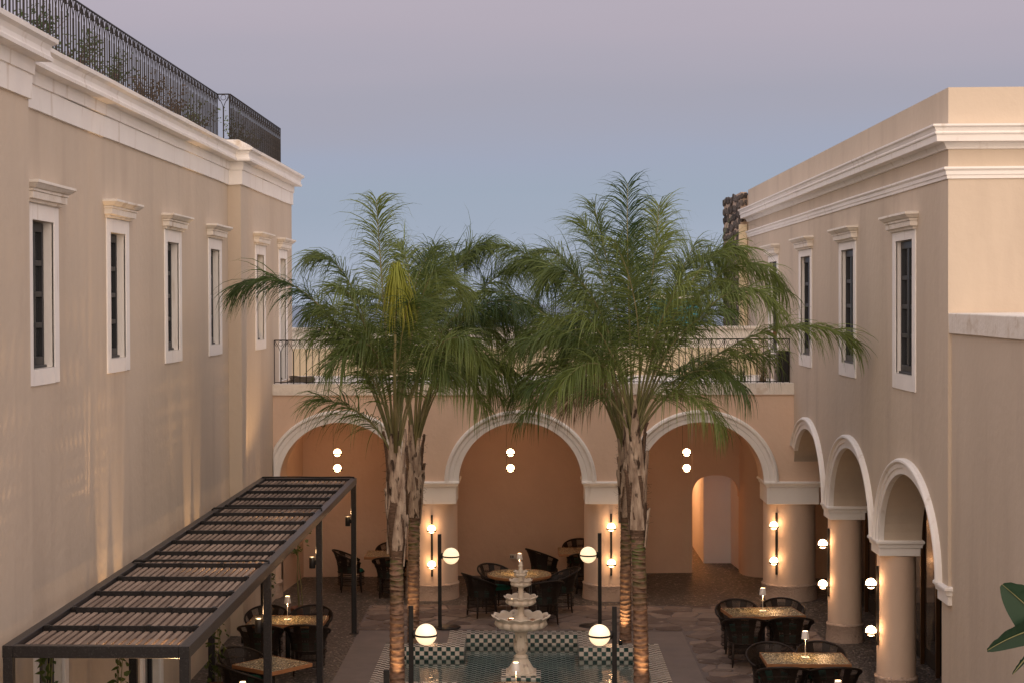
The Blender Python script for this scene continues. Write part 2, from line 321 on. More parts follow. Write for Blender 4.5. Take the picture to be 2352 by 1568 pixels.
def wall_grid(mb, T, us, zs, holes, mi=0, depth=0, jmi=None, nn=0):
    """wall face in (u,z) with rectangular holes; T(u,d,z) -> point; reveals of the given depth"""
    U = sorted(set([round(u, 4) for u in us]+[round(h[i], 4) for h in holes for i in (0, 1)])); Z = sorted(set([round(z, 4) for z in zs]+[round(h[i], 4) for h in holes for i in (2, 3)]))
    for i in range(len(U)-1):
        for j in range(len(Z)-1):
            uc, zc = (U[i]+U[i+1])/2, (Z[j]+Z[j+1])/2
            if any(h[0] < uc < h[1] and h[2] < zc < h[3] for h in holes): continue
            mb.quad(T(U[i], 0, Z[j]), T(U[i+1], 0, Z[j]), T(U[i+1], 0, Z[j+1]), T(U[i], 0, Z[j+1]), mi)
    if depth:
        q = mi if jmi is None else jmi
        for h in holes:
            a, b, c, d = h[:4]
            mb.quad(T(a, 0, c), T(a, depth, c), T(a, depth, d), T(a, 0, d), q); mb.quad(T(b, 0, c), T(b, 0, d), T(b, depth, d), T(b, depth, c), q)
            mb.quad(T(a, 0, d), T(a, depth, d), T(b, depth, d), T(b, 0, d), q); mb.quad(T(a, 0, c), T(b, 0, c), T(b, depth, c), T(a, depth, c), q)
# ================================================================== STRUCTURE
nz_ = lambda a: random.uniform(-a, a)
# ---- pool outline (cross) on a tile lattice
TT = .075; PX, PY = -.18, 27.62
def in_cross(i, j, ins=0):
    return (abs(i) < 31-ins and abs(j) < 22-ins) or (abs(i) < 17-ins and abs(j) < 37-ins)
# ---- ground sheets
hx0, hx1, hy0, hy1 = PX-31*TT, PX+31*TT, PY-37*TT, PY+37*TT
g = MB(); wall_grid(g, lambda u, d, z: (u, z, 0), [-60, -5, 5, 60], [-20, 10, 34, 62], [(hx0, hx1, hy0, hy1)])
g.build('ground', M['pebble'], kind='structure', label='dark pebble mosaic paving of the courtyard and arcades')
c = MB()
crossA = (PX-31*TT, PX+31*TT, PY-22*TT, PY+22*TT); crossB = (PX-17*TT, PX+17*TT, hy0, hy1)
wall_grid(c, lambda u, d, z: (u, z, .004), [-3.08, 2.65], [16, 30.42], [crossA, crossB])
c.build('path', M['concrete'], kind='structure', label='smooth dark concrete border round the pool')
s = MB(); s.quad((-60000, 62, -150), (60000, 62, -150), (60000, 80000, -150), (-60000, 80000, -150)); s.build('sea', M['sea'], kind='structure', label='calm blue sea below the far horizon')
s = MB(); s.box(-60, 60, 61.9, 62, -150, -.01); s.build('cliff', M['earth'], kind='structure', label='steep cliff dropping to the sea behind the hotel')

# ---- flagstones: clipped voronoi cells
paving = thing('flagstone_paving', 'reddish irregular flagstones laid between pool and arcades', 'paving', (0, 30, 0)); paving['kind'] = 'structure'; del paving['category']
mo = MB(); mo.box(-3.12, 5.0, 30.42, 32.98, 0, .008); mo.box(2.65, 5.0, 21.0, 30.42, 0, .008); mo.build('mortar_bed', M['mortar'], paving)
def clip(poly, nx, ny, c):
    out = []
    for i in range(len(poly)):
        a, b = poly[i], poly[(i+1) % len(poly)]
        da, db = a[0]*nx+a[1]*ny-c, b[0]*nx+b[1]*ny-c
        if da <= 0: out.append(a)
        if (da < 0) != (db < 0) and abs(da-db) > 1e-12:
            t = da/(da-db); out.append((a[0]+(b[0]-a[0])*t, a[1]+(b[1]-a[1])*t))
    return out
def voronoi_stones(x0, x1, y0, y1, cell, gap):
    rr = random.Random(5+int(x0*10)); pts = []
    nx, ny = int((x1-x0)/cell+.5), int((y1-y0)/cell+.5)
    for i in range(-1, nx+1):
        for j in range(-1, ny+1):
            pts.append((x0+(i+.5+rr.uniform(-.48, .48))*(x1-x0)/nx, y0+(j+.5+rr.uniform(-.48, .48))*(y1-y0)/ny))
    for p in pts:
        if not (x0 < p[0] < x1 and y0 < p[1] < y1): continue
        poly = [(x0+.01, y0+.01), (x1-.01, y0+.01), (x1-.01, y1-.01), (x0+.01, y1-.01)]
        for q in pts:
            if q is p: continue
            dx, dy = q[0]-p[0], q[1]-p[1]; d = sqrt(dx*dx+dy*dy)
            if d > cell*3.2 or d < 1e-6: continue
            nx_, ny_ = dx/d, dy/d
            poly = clip(poly, nx_, ny_, (p[0]+q[0])/2*nx_+(p[1]+q[1])/2*ny_-gap)
            if len(poly) < 3: break
        if len(poly) >= 3: yield p, poly
for (x0, x1, y0, y1) in ((-3.12, 5.0, 30.44, 32.96), (2.67, 5.0, 24.2, 30.42)):
    for p, poly in voronoi_stones(x0, x1, y0, y1, .40, .012):
        b = MB(); h = .016+random.uniform(0, .012)
        cx, cy = sum(q[0] for q in poly)/len(poly), sum(q[1] for q in poly)/len(poly)
        # knock the corners off
        P = []
        for i in range(len(poly)):
            a, d = poly[i], poly[(i+1) % len(poly)]
            P.append((a[0]*.82+d[0]*.18, a[1]*.82+d[1]*.18)); P.append((a[0]*.18+d[0]*.82+nz_(.008), a[1]*.18+d[1]*.82+nz_(.008)))
        top = [(cx+(q[0]-cx)*.95, cy+(q[1]-cy)*.95, h) for q in P]
        low = [(q[0], q[1], .006) for q in P]
        b.grid([low, top], True, 0, False); b.face(top)
        b.build('flagstone', M['flag'], paving)

# ---- arcade wall helper
def arch_wall(mb, T, u0, u1, arches, zs, zt, thick, n=28, mi=0, smi=0):
    """T(u,d,z): wall with elliptical arches (c,a,b) springing at zs, up to zt"""
    U = [u0, u1]
    for c_, a, b in arches:
        U += [c_-a*cos(pi*k/n) for k in range(n+1)]
    U = sorted(set(round(u, 4) for u in U if u0-1e-6 <= u <= u1+1e-6))
    def zf(u):
        for c_, a, b in arches:
            if abs(u-c_) < a-1e-5: return zs+b*sqrt(max(0, 1-((u-c_)/a)**2))
        return zs
    for i in range(len(U)-1):
        a_, b_ = U[i], U[i+1]; um = (a_+b_)/2
        inside = any(abs(um-c_) < a for c_, a, b in arches)
        za, zb = (zf(a_), zf(b_)) if inside else (zs, zs)
        mb.quad(T(a_, 0, za), T(b_, 0, zb), T(b_, 0, zt), T(a_, 0, zt), mi)
        mb.quad(T(a_, thick, za), T(a_, thick, zt), T(b_, thick, zt), T(b_, thick, zb), mi)
        mb.quad(T(a_, 0, za), T(a_, thick, za), T(b_, thick, zb), T(b_, 0, zb), smi, inside)
def archivolt(mb, T, c_, ai, bi, ao, bo, zs, prof, n=40, clipu=None, drop=True, mi=0):
    """prof: (s, p) s 0 inner..1 outer, p projection from the wall"""
    rows = []
    for k in range(n+1):
        t = pi*k/n
        row = []
        for s_, p in prof:
            a, b = ai+(ao-ai)*s_, bi+(bo-bi)*s_
            u = c_-a*cos(t)
            if clipu: u = min(max(u, clipu[0]), clipu[1])
            row.append(T(u, -p, zs+b*sin(t)))
        if clipu and drop:
            uo = c_-ao*cos(t)
            ui = c_-ai*cos(t)
            if min(uo, ui) < clipu[0]-.03 or max(uo, ui) > clipu[1]+.03: continue
        rows.append(row)
    mb.grid(rows, False, mi, False)
AP = [(0, -.05), (0, .025), (.38, .028), (.40, .045), (.66, .05), (.70, .068), (.78, .085), (.90, .082), (.97, .06), (1, .05), (1, -.01)]

# ================================================================== back arcade building
arc = thing('arcade_building', 'beige rendered arcade, tinted peach for lamplight, with three white moulded arches under a terrace', 'building', (0, 34, 0))
TB = lambda u, d, z: (u, 33.5+d, z)
CEN = [-3.74, -.22, 3.30]
w = MB(); arch_wall(w, TB, -5.063, 5.62, [(c_, 1.215, 1.175) for c_ in CEN], 2.33, 4.03, 1.0, smi=0)
w.build('wall', M['plaster_lampwarm'], arc)
for c_ in CEN:
    b = MB(); archivolt(b, TB, c_, 1.20, 1.16, 1.485, 1.40, 2.335, AP, 44, (-5.05, 5.07), False); b.build('arch_moulding', M['white'], arc)
b = MB()
for k in range(24):
    x0, x1 = -5.063+k*.4226, -5.063+(k+1)*.4226
    z0, z1 = 4.245+nz_(.003), 4.03
    b.box(x0, x1, 33.465, 33.95, z1, 4.247)
b.build('parapet_cap', M['cap'], arc)
b = MB(); wall_grid(b, lambda u, d, z: (u, z, 4.20), [-9, -5.06, 5.1], [33.9, 36.3, 38.6], [(-9, -5.06, 33.9, 36.3), (3.8, 4.8, 37.35, 38.45)]); b.build('terrace_floor', M['farwhite'], arc)
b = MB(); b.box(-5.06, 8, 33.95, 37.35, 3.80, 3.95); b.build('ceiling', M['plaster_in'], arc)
def column(x, y, r, half, zb, ztop, parent, blk):
    col = MB()
    ph = random.uniform(0, 6)
    def rf(rr, z, a, i): return rr*(1+.006*sin(3*a+ph+z)), z
    col.lathe([(r, .30), (r, .8), (r*.995, 1.3), (r*.99, ztop)], (x, y, 0), 40, rf=rf)
    o = col.build('column', M['plaster_lampwarm'], parent)
    bs = MB(); bs.lathe([(r+.035, -.02), (r+.03, .05), (r+.022, .27), (r+.03, .285), (r+.03, .305), (r, .315), (r, .335), (r-.02, .34)], (x, y, 0), 40, rf=lambda rr, z, a, i: (rr+nz_(.006), z))
    bs.build('column_base', M['base'], o)
    return o
def impost(x0, x1, y0, y1, z0, z1, zt, parent, p=.06):
    b = MB(); b.box(x0, x1, y0, y1, z0, z1, bev=.008)
    def ring(pp, z): return [(x0-pp, y0-pp, z), (x1+pp, y0-pp, z), (x1+pp, y1+pp, z), (x0-pp, y1+pp, z)]
    P = [(.0, z1-.002), (.02, z1), (.022, z1+(zt-z1)*.2), (p*.6, z1+(zt-z1)*.45), (p, z1+(zt-z1)*.6), (p, z1+(zt-z1)*.85), (p*.7, zt)]
    rows = [ring(pp, z) for pp, z in P]; b.grid(rows, True, 0, False); b.face(rows[-1])
    b.build('impost', M['white'], parent)
for cx_ in (-5.50, -1.98, 1.54, 5.06):
    o = column(cx_, 34.0, .51, .5, 0, 1.92, arc, 0)
    impost(cx_-.505, cx_+.505, 33.475, 34.52, 1.90, 2.235, 2.345, o)
# inner walls of the vault
path = [(-5.02, 34.45), (-4.86, 36.35), (-2.6, 36.55), (0, 36.72), (2.0, 36.95), (3.45, 37.09)]
b = MB()
def soft_wall(b, path, z0, z1, nz=6):
    rows = []
    for k in range(nz+1):
        z = z0+(z1-z0)*k/nz; rows.append([(x, y+.03*sin(z*1.7+x), z) for x, y in path])
    b.grid(rows, False, 0, True)
soft_wall(b, path[:2], 0, 3.8); soft_wall(b, path[1:], 0, 3.8)
# doorway with rounded head
dx0, dx1, dzt = 3.45, 4.46, 2.10; n = 24
def dhead(u):
    t = (u-(dx0+dx1)/2)/((dx1-dx0)/2); return 1.62+(dzt-1.62)*(max(0, 1-abs(t)**2.6))**(1/2.4)
U = [dx0+(dx1-dx0)*(.5-.5*cos(pi*k/n)) for k in range(n+1)]
for i in range(n):
    b.quad((U[i], 37.09, dhead(U[i])), (U[i+1], 37.09, dhead(U[i+1])), (U[i+1], 37.09, 3.8), (U[i], 37.09, 3.8))
    b.quad((U[i], 37.09, dhead(U[i])), (U[i], 37.4, dhead(U[i])), (U[i+1], 37.4, dhead(U[i+1])), (U[i+1], 37.09, dhead(U[i+1])), 0, True)
b.quad((dx0, 37.09, 0), (dx0-.03, 37.4, 0), (dx0-.03, 37.4, 1.62), (dx0, 37.09, 1.62)); b.quad((dx1, 37.09, 0), (dx1, 37.09, 1.62), (dx1+.02, 37.4, 1.62), (dx1+.02, 37.4, 0))
soft_wall(b, [(4.46, 37.09), (4.50, 36.85), (4.56, 36.68), (4.7, 36.52), (4.95, 36.42), (8, 36.35)], 0, 3.8)
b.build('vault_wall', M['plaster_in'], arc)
# passage behind the door, open to the sky over an end wall tinted cool for skylight
b = MB(); b.quad((3.83, 38.45, 0), (4.43, 38.45, 0), (4.43, 38.45, 3.9), (3.83, 38.45, 3.9)); b.quad((4.43, 38.45, 0), (4.52, 37.35, 0), (4.52, 37.35, 3.9), (4.43, 38.45, 3.9)); b.quad((3.83, 38.45, 0), (3.83, 38.45, 3.9), (3.83, 41.3, 3.9), (3.83, 41.3, 0))
b.build('passage_wall', M['passage'], arc)
b = MB(); b.quad((2.0, 41.3, 0), (4.6, 41.3, 0), (4.6, 41.3, 2.6), (2.0, 41.3, 2.6)); b.quad((2.0, 37.45, 0), (2.0, 41.3, 0), (2.0, 41.3, 2.6), (2.0, 37.45, 2.6)); b.quad((2, 37.45, 2.6), (3.83, 37.45, 2.6), (3.83, 41.3, 2.6), (2, 41.3, 2.6)); b.quad((2, 37.45, 0), (3.42, 37.45, 0), (3.42, 37.45, 2.6), (2, 37.45, 2.6))
b.build('back_room_wall', M['plaster_lampwarm'], arc)
lp = bpy.data.lights.new('room_lamp', 'POINT'); lp.energy = 60; lp.color = (1, .50, .2); lp.shadow_soft_size = .1
lo = bpy.data.objects.new('room_lamp', lp); COL.objects.link(lo); lo.location = (3.0, 40.2, 2.2)
b = MB(); b.box(-.47, -.33, 36.62, 36.66, .36, .46, bev=.005); so = b.build('wall_socket', M['socket'], arc)
b = MB()
for k in range(2): b.lathe([(.001, 0), (.018, 0), (.022, .003), (.022, -.001)], (0, 0, 0), 12)
b2 = MB(); b2.box(-.46, -.435, 36.612, 36.62, .385, .435); b2.box(-.42, -.39, 36.612, 36.62, .385, .435); b2.build('socket_face', M['winframe'], so)
# black boxed niche on the side wall
t = thing('wall_cabinet', 'black cabinet in a framed niche on the side wall behind the pergola', 'cabinet', (-4.9, 35.6, .8))
b = MB(); b.box(-4.95, -4.855, 35.1, 36.1, .80, 1.42, bev=.01); b.build('body', M['black'], t)
b = MB()
for q in ((35.02, 36.18, 1.42, 1.47), (35.02, 36.18, .75, .80), (35.02, 35.1, .8, 1.42), (36.1, 36.18, .8, 1.42)): b.box(-4.96, -4.84, *q)
b.build('surround', M['plaster_in'], t)
# terrace back wall and far rooftops
tw = thing('terrace_parapet', 'low white and cream parapet wall behind the terrace', 'wall', (0, 38.6, 4.2))
b = MB(); b.box(-9.0, 5.1, 38.6, 38.85, 4.80, 5.20); b.build('upper_wall', M['farwhite'], tw)
b = MB(); b.box(-9.0, 5.1, 38.55, 38.84, 4.19, 4.80); b.build('lower_wall', M['cream'], tw)
b = MB(); b.box(-9.0, 5.1, 38.52, 38.9, 5.20, 5.27, bev=.015); b.build('coping', M['cap'], tw)

# ================================================================== left building
lb = thing('left_building', 'tall beige rendered building with white cornice and hooded windows, along the left side', 'building', (-5.3, 20, 0))
LW = [(17.86, 19.06), (21.25, 22.44), (24.64, 25.84), (28.02, 29.22)]
LW2 = [(31.40, 32.62), (34.34, 35.52)]
DO = [(18.1, 19.1), (23.1, 24.1)]
w = MB()
hol = [(a+.19, b-.19, 5.14, 6.73) for a, b in LW] + [(a, b, 0, 2.25) for a, b in DO]
wall_grid(w, lambda u, d, z: (-5.29-d, u, z), [17.2, 29.9], [0, 2.5, 5, 8], hol, depth=.22, jmi=1)
hol2 = [(31.59, 32.43, 5.14, 6.73), (34.53, 35.33, 4.25, 6.73)]
wall_grid(w, lambda u, d, z: (-5.063-d, u, z), [29.9, 36.3], [0, 2.5, 5, 8], hol2, depth=.22, jmi=1)
w.quad((-5.29, 29.9, 0), (-5.063, 29.9, 0), (-5.063, 29.9, 8), (-5.29, 29.9, 8))
w.quad((-5.06, 0, 0), (-5.06, 17.2, 0), (-5.06, 17.2, 8), (-5.06, 0, 8)); w.quad((-5.06, 17.2, 0), (-5.29, 17.2, 0), (-5.29, 17.2, 8), (-5.06, 17.2, 8))
w.quad((-5.063, 36.3, 0), (-12, 36.3, 0), (-12, 36.3, 8.6), (-5.063, 36.3, 8.6)); w.quad((-12, 0, 0), (-12, 36.3, 0), (-12, 36.3, 8.6), (-12, 0, 8.6)); w.quad((-12, 0, 0), (-5.06, 0, 0), (-5.06, 0, 8.6), (-12, 0, 8.6))
w.build('wall', [M['plaster'], M['cap']], lb)
def sweep(mb, pts, prof, amp=.0, sub=.8, seed=3, smooth=False):
    """pts: (x,y,nx,ny); prof: (p,z); subdivided along straight runs with a hand-made waviness"""
    rr = random.Random(seed); rows = []
    for i in range(len(pts)-1):
        a, b = pts[i], pts[i+1]; Ld = sqrt((a[0]-b[0])**2+(a[1]-b[1])**2); n = max(1, int(Ld/sub))
        for k in range(n+(1 if i == len(pts)-2 else 0)):
            t = k/n; q = [a[j]+(b[j]-a[j])*t for j in range(4)]
            if k: # interior: use the plain normal of this run
                mx = (b[1]-a[1], -(b[0]-a[0])) ; l_ = sqrt(mx[0]**2+mx[1]**2); mx = (mx[0]/l_, mx[1]/l_)
                if mx[0]*a[2]+mx[1]*a[3] < 0: mx = (-mx[0], -mx[1])
                if k < n: q[2], q[3] = mx
            w1, w2 = (rr.uniform(-amp, amp), rr.uniform(-amp, amp))
            rows.append([(q[0]+q[2]*(p+w1*.5), q[1]+q[3]*(p+w1*.5), z+w2) for p, z in prof])
    mb.grid(rows, False, 0, smooth)
LP = [(-5.06, 0, 1, 0), (-5.06, 17.2, 1, 1), (-5.29, 17.2, 1, 1), (-5.29, 29.9, 1, -1), (-5.063, 29.9, 1, -1), (-5.063, 36.3, 1, 1), (-9, 36.3, 0, 1)]
b = MB(); sweep(b, LP, [(-.02, 7.89), (.03, 7.895), (.032, 8.15)], .007, 1.1, 3); b.build('fascia_band', M['white'], lb)
b = MB(); sweep(b, LP, [(.03, 8.15), (.055, 8.155), (.06, 8.295), (.20, 8.30), (.205, 8.335), (.185, 8.36), (.175, 8.41), (.195, 8.46), (.245, 8.485), (.25, 8.53), (.05, 8.55), (-.3, 8.56)], .006, 1.1, 4); b.build('cornice', M['white'], lb)
b = MB(); LP2 = [(x, y, nx, ny) for x, y, nx, ny in LP]; sweep(b, LP2, [(.02, 8.52), (.03, 8.60), (.015, 8.655), (-.03, 8.68), (-.5, 8.68)], .010, .9, 5, True); b.build('roof_kerb', M['cap'], lb)
b = MB(); b.box(-12, -5.3, 0, 36.2, 8.45, 8.55); b.build('roof', M['farwhite'], lb)
def window(parent, side, xw, y0, y1, zo0, zo1, zf0, zf1, near, fw=.19, dep=.105, hood=True, shut=True):
    """framed window on a wall at x=xw; side +1 faces +x, -1 faces -x. y0,y1 outer trim"""
    s_ = side; X = lambda d: xw+s_*d
    wn = MB()
    def bx(m, d0, d1, a, b_, c, d, bev=.006):
        x0, x1 = sorted((X(d0), X(d1))); m.box(x0, x1, a, b_, c, d, bev=bev)
    bx(wn, -.02, .016, y0, y0+fw, zf0, zf1); bx(wn, -.02, .016, y1-fw, y1, zf0, zf1)
    bx(wn, -.02, .0155, y0+fw, y1-fw, zo1, zf1, 0); bx(wn, -.02, .0155, y0+fw, y1-fw, zf0, zo0, 0)
    # plastered reveals lining the opening
    bx(wn, -dep, -.018, y0+fw-.002, y0+fw+.004, zo0, zo1, 0); bx(wn, -dep, -.018, y1-fw-.004, y1-fw+.002, zo0, zo1, 0)
    wo = wn.build('window', M['white'], parent)
    if hood:
        h = MB(); P = [(.036, zf1-.045), (.05, zf1-.04), (.055, zf1-.012), (.095, zf1-.004), (.098, zf1+.062), (.088, zf1+.066), (.11, zf1+.070), (.112, zf1+.092), (.104, zf1+.096), (.13, zf1+.104), (.168, zf1+.14), (.182, zf1+.150), (.18, zf1+.178), (.0, zf1+.19)]
        rr = random.Random(int(y0*100)); rows = []
        for p, z in P:
            e = p-.03
            rows.append([(X(-.01), y0-e, z), (X(p), y0-e, z+rr.uniform(-.004, .004)), (X(p), (y0+y1)/2, z+rr.uniform(-.004, .004)), (X(p), y1+e, z+rr.uniform(-.004, .004)), (X(-.01), y1+e, z)])
        h.grid(rows, False, 0, False); h.face([rows[-1][i] for i in range(5)]); h.build('hood', M['cap'], wo)
    a, b_ = y0+fw+.004, y1-fw-.004
    fr = MB(); d0, d1 = -dep-.05, -dep+.0
    e = .055
    bx(fr, d0, d1, a, a+e, zo0+.02, zo1-.01); bx(fr, d0, d1, b_-e, b_, zo0+.02, zo1-.01)
    bx(fr, d0, d1, a+e, b_-e, zo1-.11, zo1-.01); bx(fr, d0, d1, a+e, b_-e, zo0+.02, zo0+.12)
    mid = (a+b_)/2; bx(fr, d0, d1+.01, mid-.045, mid+.045, zo0+.12, zo1-.11)
    nb = 4
    for k in range(1, nb):
        z = zo0+.12+(zo1-.23-zo0)*k/nb; bx(fr, d0, d1-.006, a+e, mid-.045, z-.03, z+.03, .004); bx(fr, d0, d1-.006, mid+.045, b_-e, z-.03, z+.03, .004)
    bx(fr, d0, d1+.03, a, b_, zo0, zo0+.03)
    fr.build('window_frame', M['winframe'], wo)
    pn = MB(); bx(pn, d0-.01, d0+.01, a+.01, mid, zo0+.03, zo1-.02, 0); bx(pn, d0-.01, d0+.01, mid, b_-.01, zo0+.03, zo1-.02, 0); pn.build('pane', M['glass'], wo)
    return wo
for a, b_ in LW: window(lb, 1, -5.29, a, b_, 5.14, 6.73, 4.965, 6.95, 0)
window(lb, 1, -5.063, 31.40, 32.62, 5.14, 6.73, 4.965, 6.95, 0)
window(lb, 1, -5.063, 34.34, 35.52, 4.27, 6.73, 4.26, 6.95, 0)
for a, b_ in DO:
    d = MB()
    for q in ((a, a+.07, 0, 2.25), (b_-.07, b_, 0, 2.25), (a+.07, b_-.07, 2.15, 2.25), ((a+b_)/2-.05, (a+b_)/2+.05, 0, 2.15), (a+.07, (a+b_)/2-.05, .0, .25), ((a+b_)/2+.05, b_-.07, 0, .25), (a+.07, (a+b_)/2-.05, 1.1, 1.16), ((a+b_)/2+.05, b_-.07, 1.1, 1.16)):
        d.box(-5.44, -5.38, *q)
    do = d.build('door', M['winframe'], lb)
    d = MB(); d.box(-5.43, -5.41, a+.02, b_-.02, .02, 2.2); d.build('pane', M['glass'], do)
    d = MB(); d.box(-5.30, -5.255, a-.16, a, 0, 2.42, bev=.005); d.box(-5.30, -5.255, b_, b_+.16, 0, 2.42, bev=.005); d.box(-5.30, -5.256, a, b_, 2.25, 2.42, bev=.005); d.build('door_surround', M['white'], do)

# ================================================================== right building
rb = thing('right_building', 'beige rendered building over three arches with grey string course and plain parapet, right side', 'building', (5.2, 30, 0))
XR = 5.08
TRr = lambda u, d, z: (XR+d, u, z)
RA = [(23.46, 1.79, 1.16), (27.64, 1.79, 1.16), (31.82, 1.79, 1.16)]
w = MB(); arch_wall(w, TRr, 21.18, 33.52, RA, 2.33, 3.95, .60)
RW = [(22.92, 24.36), (27.10, 28.57), (31.32, 32.81), (35.55, 37.0)]
hol = [(a+.2, b-.2, 4.83, 6.65) for a, b in RW]
wall_grid(w, TRr, [21.18, 33.5, 40.5], [3.95, 5.4, 7.3, 8.42], hol[:3]+[(35.75, 36.8, 4.83, 6.65)], depth=.2, jmi=1)
w.quad((XR, 21.18, 5.43), (12, 21.18, 5.43), (12, 21.18, 8.42), (XR, 21.18, 8.42), 2)
w.quad((XR, 21.18, 2.33), (5.12, 21.18, 2.33), (5.12, 21.18, 5.43), (XR, 21.18, 5.43), 2)
w.quad((XR, 40.5, 4.2), (12, 40.5, 4.2), (12, 40.5, 8.42), (XR, 40.5, 8.42))
w.quad((XR, 21.18, 8.42), (12, 21.18, 8.42), (12, 40.5, 8.42), (XR, 40.5, 8.42))
w.build('wall', [M['plaster'], M['cap'], M['plaster']], rb)
b = MB()
b.quad((5.12, 0, 0), (5.12, 21.66, 0), (5.12, 21.66, 2.30), (5.12, 0, 2.30)); b.quad((5.12, 0, 2.30), (5.12, 21.18, 2.30), (5.12, 21.18, 5.43), (5.12, 0, 5.43)); b.quad((5.12, 21.66, 0), (5.8, 21.66, 0), (5.8, 21.66, 2.33), (5.12, 21.66, 2.33))
b.build('lower_wall', M['plaster'], rb)
b = MB(); sweep(b, [(5.12, 0, -1, 0), (5.12, 21.178, -1, 0)], [(0, 5.42), (.035, 5.43), (.04, 5.66), (.03, 5.672), (-1.2, 5.68)], .006, 1.2, 9); b.build('terrace_band', M['cap'], rb)
RP = [(XR, 40.5, -1, 0), (XR, 21.18, -1, -1), (12, 21.18, 0, -1)]
b = MB(); sweep(b, RP, [(-.01, 7.665), (.03, 7.67), (.035, 7.69), (.06, 7.73), (.07, 7.748), (.18, 7.75), (.185, 7.83), (.20, 7.835), (.205, 7.85), (.195, 7.87), (.21, 7.91), (.235, 7.93), (.235, 7.955), (.0, 7.97)], .003, 1.5, 6); b.build('cornice', M['white'], rb)
b = MB(); sweep(b, RP, [(-.01, 7.31), (.02, 7.313), (.022, 7.355), (.035, 7.36), (.038, 7.405), (.05, 7.415), (.065, 7.43), (.062, 7.455), (.0, 7.46)], .003, 1.5, 7); b.build('string_course', M['white'], rb)
for a, b_ in RW[:3]: window(rb, -1, XR, a, b_, 4.83, 6.65, 4.62, 6.82, 0, fw=.2, dep=.062)
window(rb, -1, XR, 35.55, 37.0, 4.83, 6.65, 4.62, 6.82, 0, fw=.2, dep=.062)
for c_, a, b_ in RA:
    m_ = MB(); archivolt(m_, TRr, c_, 1.775, 1.145, 1.99, 1.36, 2.335, AP, 44, (21.2, 33.49)); m_.build('arch_moulding', M['white'], rb)
for cy_ in (25.55, 29.73):
    o = column(5.375, cy_, .285, .3, 0, 2.14, rb, 0)
    impost(XR-.015, XR+.585, cy_-.30, cy_+.30, 2.11, 2.235, 2.345, o, .05)
impost(XR-.01, XR+.56, 21.14, 21.68, 2.11, 2.235, 2.345, rb, .05)
# gallery behind the right arches
b = MB(); b.box(5.7, 8.5, 21.3, 36.3, 3.65, 3.8); b.quad((8.4, 20, 0), (8.4, 36.35, 0), (8.4, 36.35, 3.8), (8.4, 20, 3.8)); b.quad((5.12, 21.3, 0), (8.4, 21.3, 0), (8.4, 21.3, 3.7), (5.12, 21.3, 3.7))
b.build('gallery_wall', M['plaster_in'], rb)
gy = 21.7
k = 0
while gy < 32.5:
    d = MB(); w_ = 1.0
    d.box(6.30, 6.36, gy, gy+w_, .02, 3.3, bev=.01); do = d.build('folding_door', M['black'], rb)
    d = MB(); d.box(6.285, 6.299, gy+.09, gy+w_-.09, .3, 3.2); d.build('pane', M['glass'], do)
    d = MB(); d.box(6.24, 6.30, gy-.03, gy+.03, .0, 3.3); d.build('door_edge', M['bronze'], do)
    gy += 1.045 if k % 3 else 1.5
    k += 1

# ================================================================== ruined stone wall on the right roof end
sw = thing('stone_wall', 'rough ruined wall of dark volcanic stones in pale mortar at the end of the right building', 'wall', (4.9, 42, 4.2))
b = MB(); rows = []
b.box(4.93, 5.07, 40.62, 44.2, 4.2, 8.38); b.box(5.07, 12, 40.55, 44.2, 4.2, 8.3); b.build('mortar_core', M['oldmortar'], sw)
b = MB(); b.box(4.875, 5.07, 40.52, 40.64, 4.2, 7.62, bev=.01); b.build('plastered_end', M['cream'], sw)
rr = random.Random(11)
protos = []
for q in range(5):
    mbq = MB(); bm_rows = []
    for i in range(6):
        th_ = pi*i/5; rw = []
        for k in range(8):
            a = 2*pi*k/8; r_ = (1+rr.uniform(-.2, .2)); rw.append((.5*r_*max(sin(th_), .02)**.6*cos(a), .5*r_*max(sin(th_), .02)**.6*sin(a), -.5*cos(th_)))
        bm_rows.append(rw)
    mbq.grid(bm_rows, True, 0, False); protos.append(mbq)
meshes = [p.build('stone', M['rock'], sw, local=True) for p in protos]
used = []
def stone(y0, y1, z0, z1, xx, front=False):
    o = meshes[len(used)] if len(used) < 5 else inst(meshes[rr.randrange(5)], 'stone', sw)
    used.append(o)
    if front: o.location = ((y0+y1)/2-4.9, 40.60-42, (z0+z1)/2-4.2); o.scale = ((y1-y0)*.9, .10, (z1-z0)*.85)
    else: o.location = (4.915-4.9, (y0+y1)/2-42, (z0+z1)/2-4.2); o.scale = (.07, (y1-y0)*.80, (z1-z0)*.84)
    o.rotation_euler = (rr.uniform(-.45, .45), rr.uniform(-.1, .1), rr.uniform(-.05, .05))
z = 4.3
while z < 8.25:
    h = rr.uniform(.14, .26); y = 40.68
    while y < 44.1:
        wd = rr.uniform(.18, .46); jz = rr.uniform(-.05, .05); stone(y, min(y+wd*.96, 44.18), z+jz, z+jz+h*rr.uniform(.7, 1.1), 0); y += wd
    z += h
for z0 in (7.66, 7.84, 8.04, 8.2):
    stone(4.90, 5.0, z0, z0+.17, 0, True); stone(5.0+rr.uniform(-.02, .02), 5.11, z0+.02, z0+.18, 0, True)

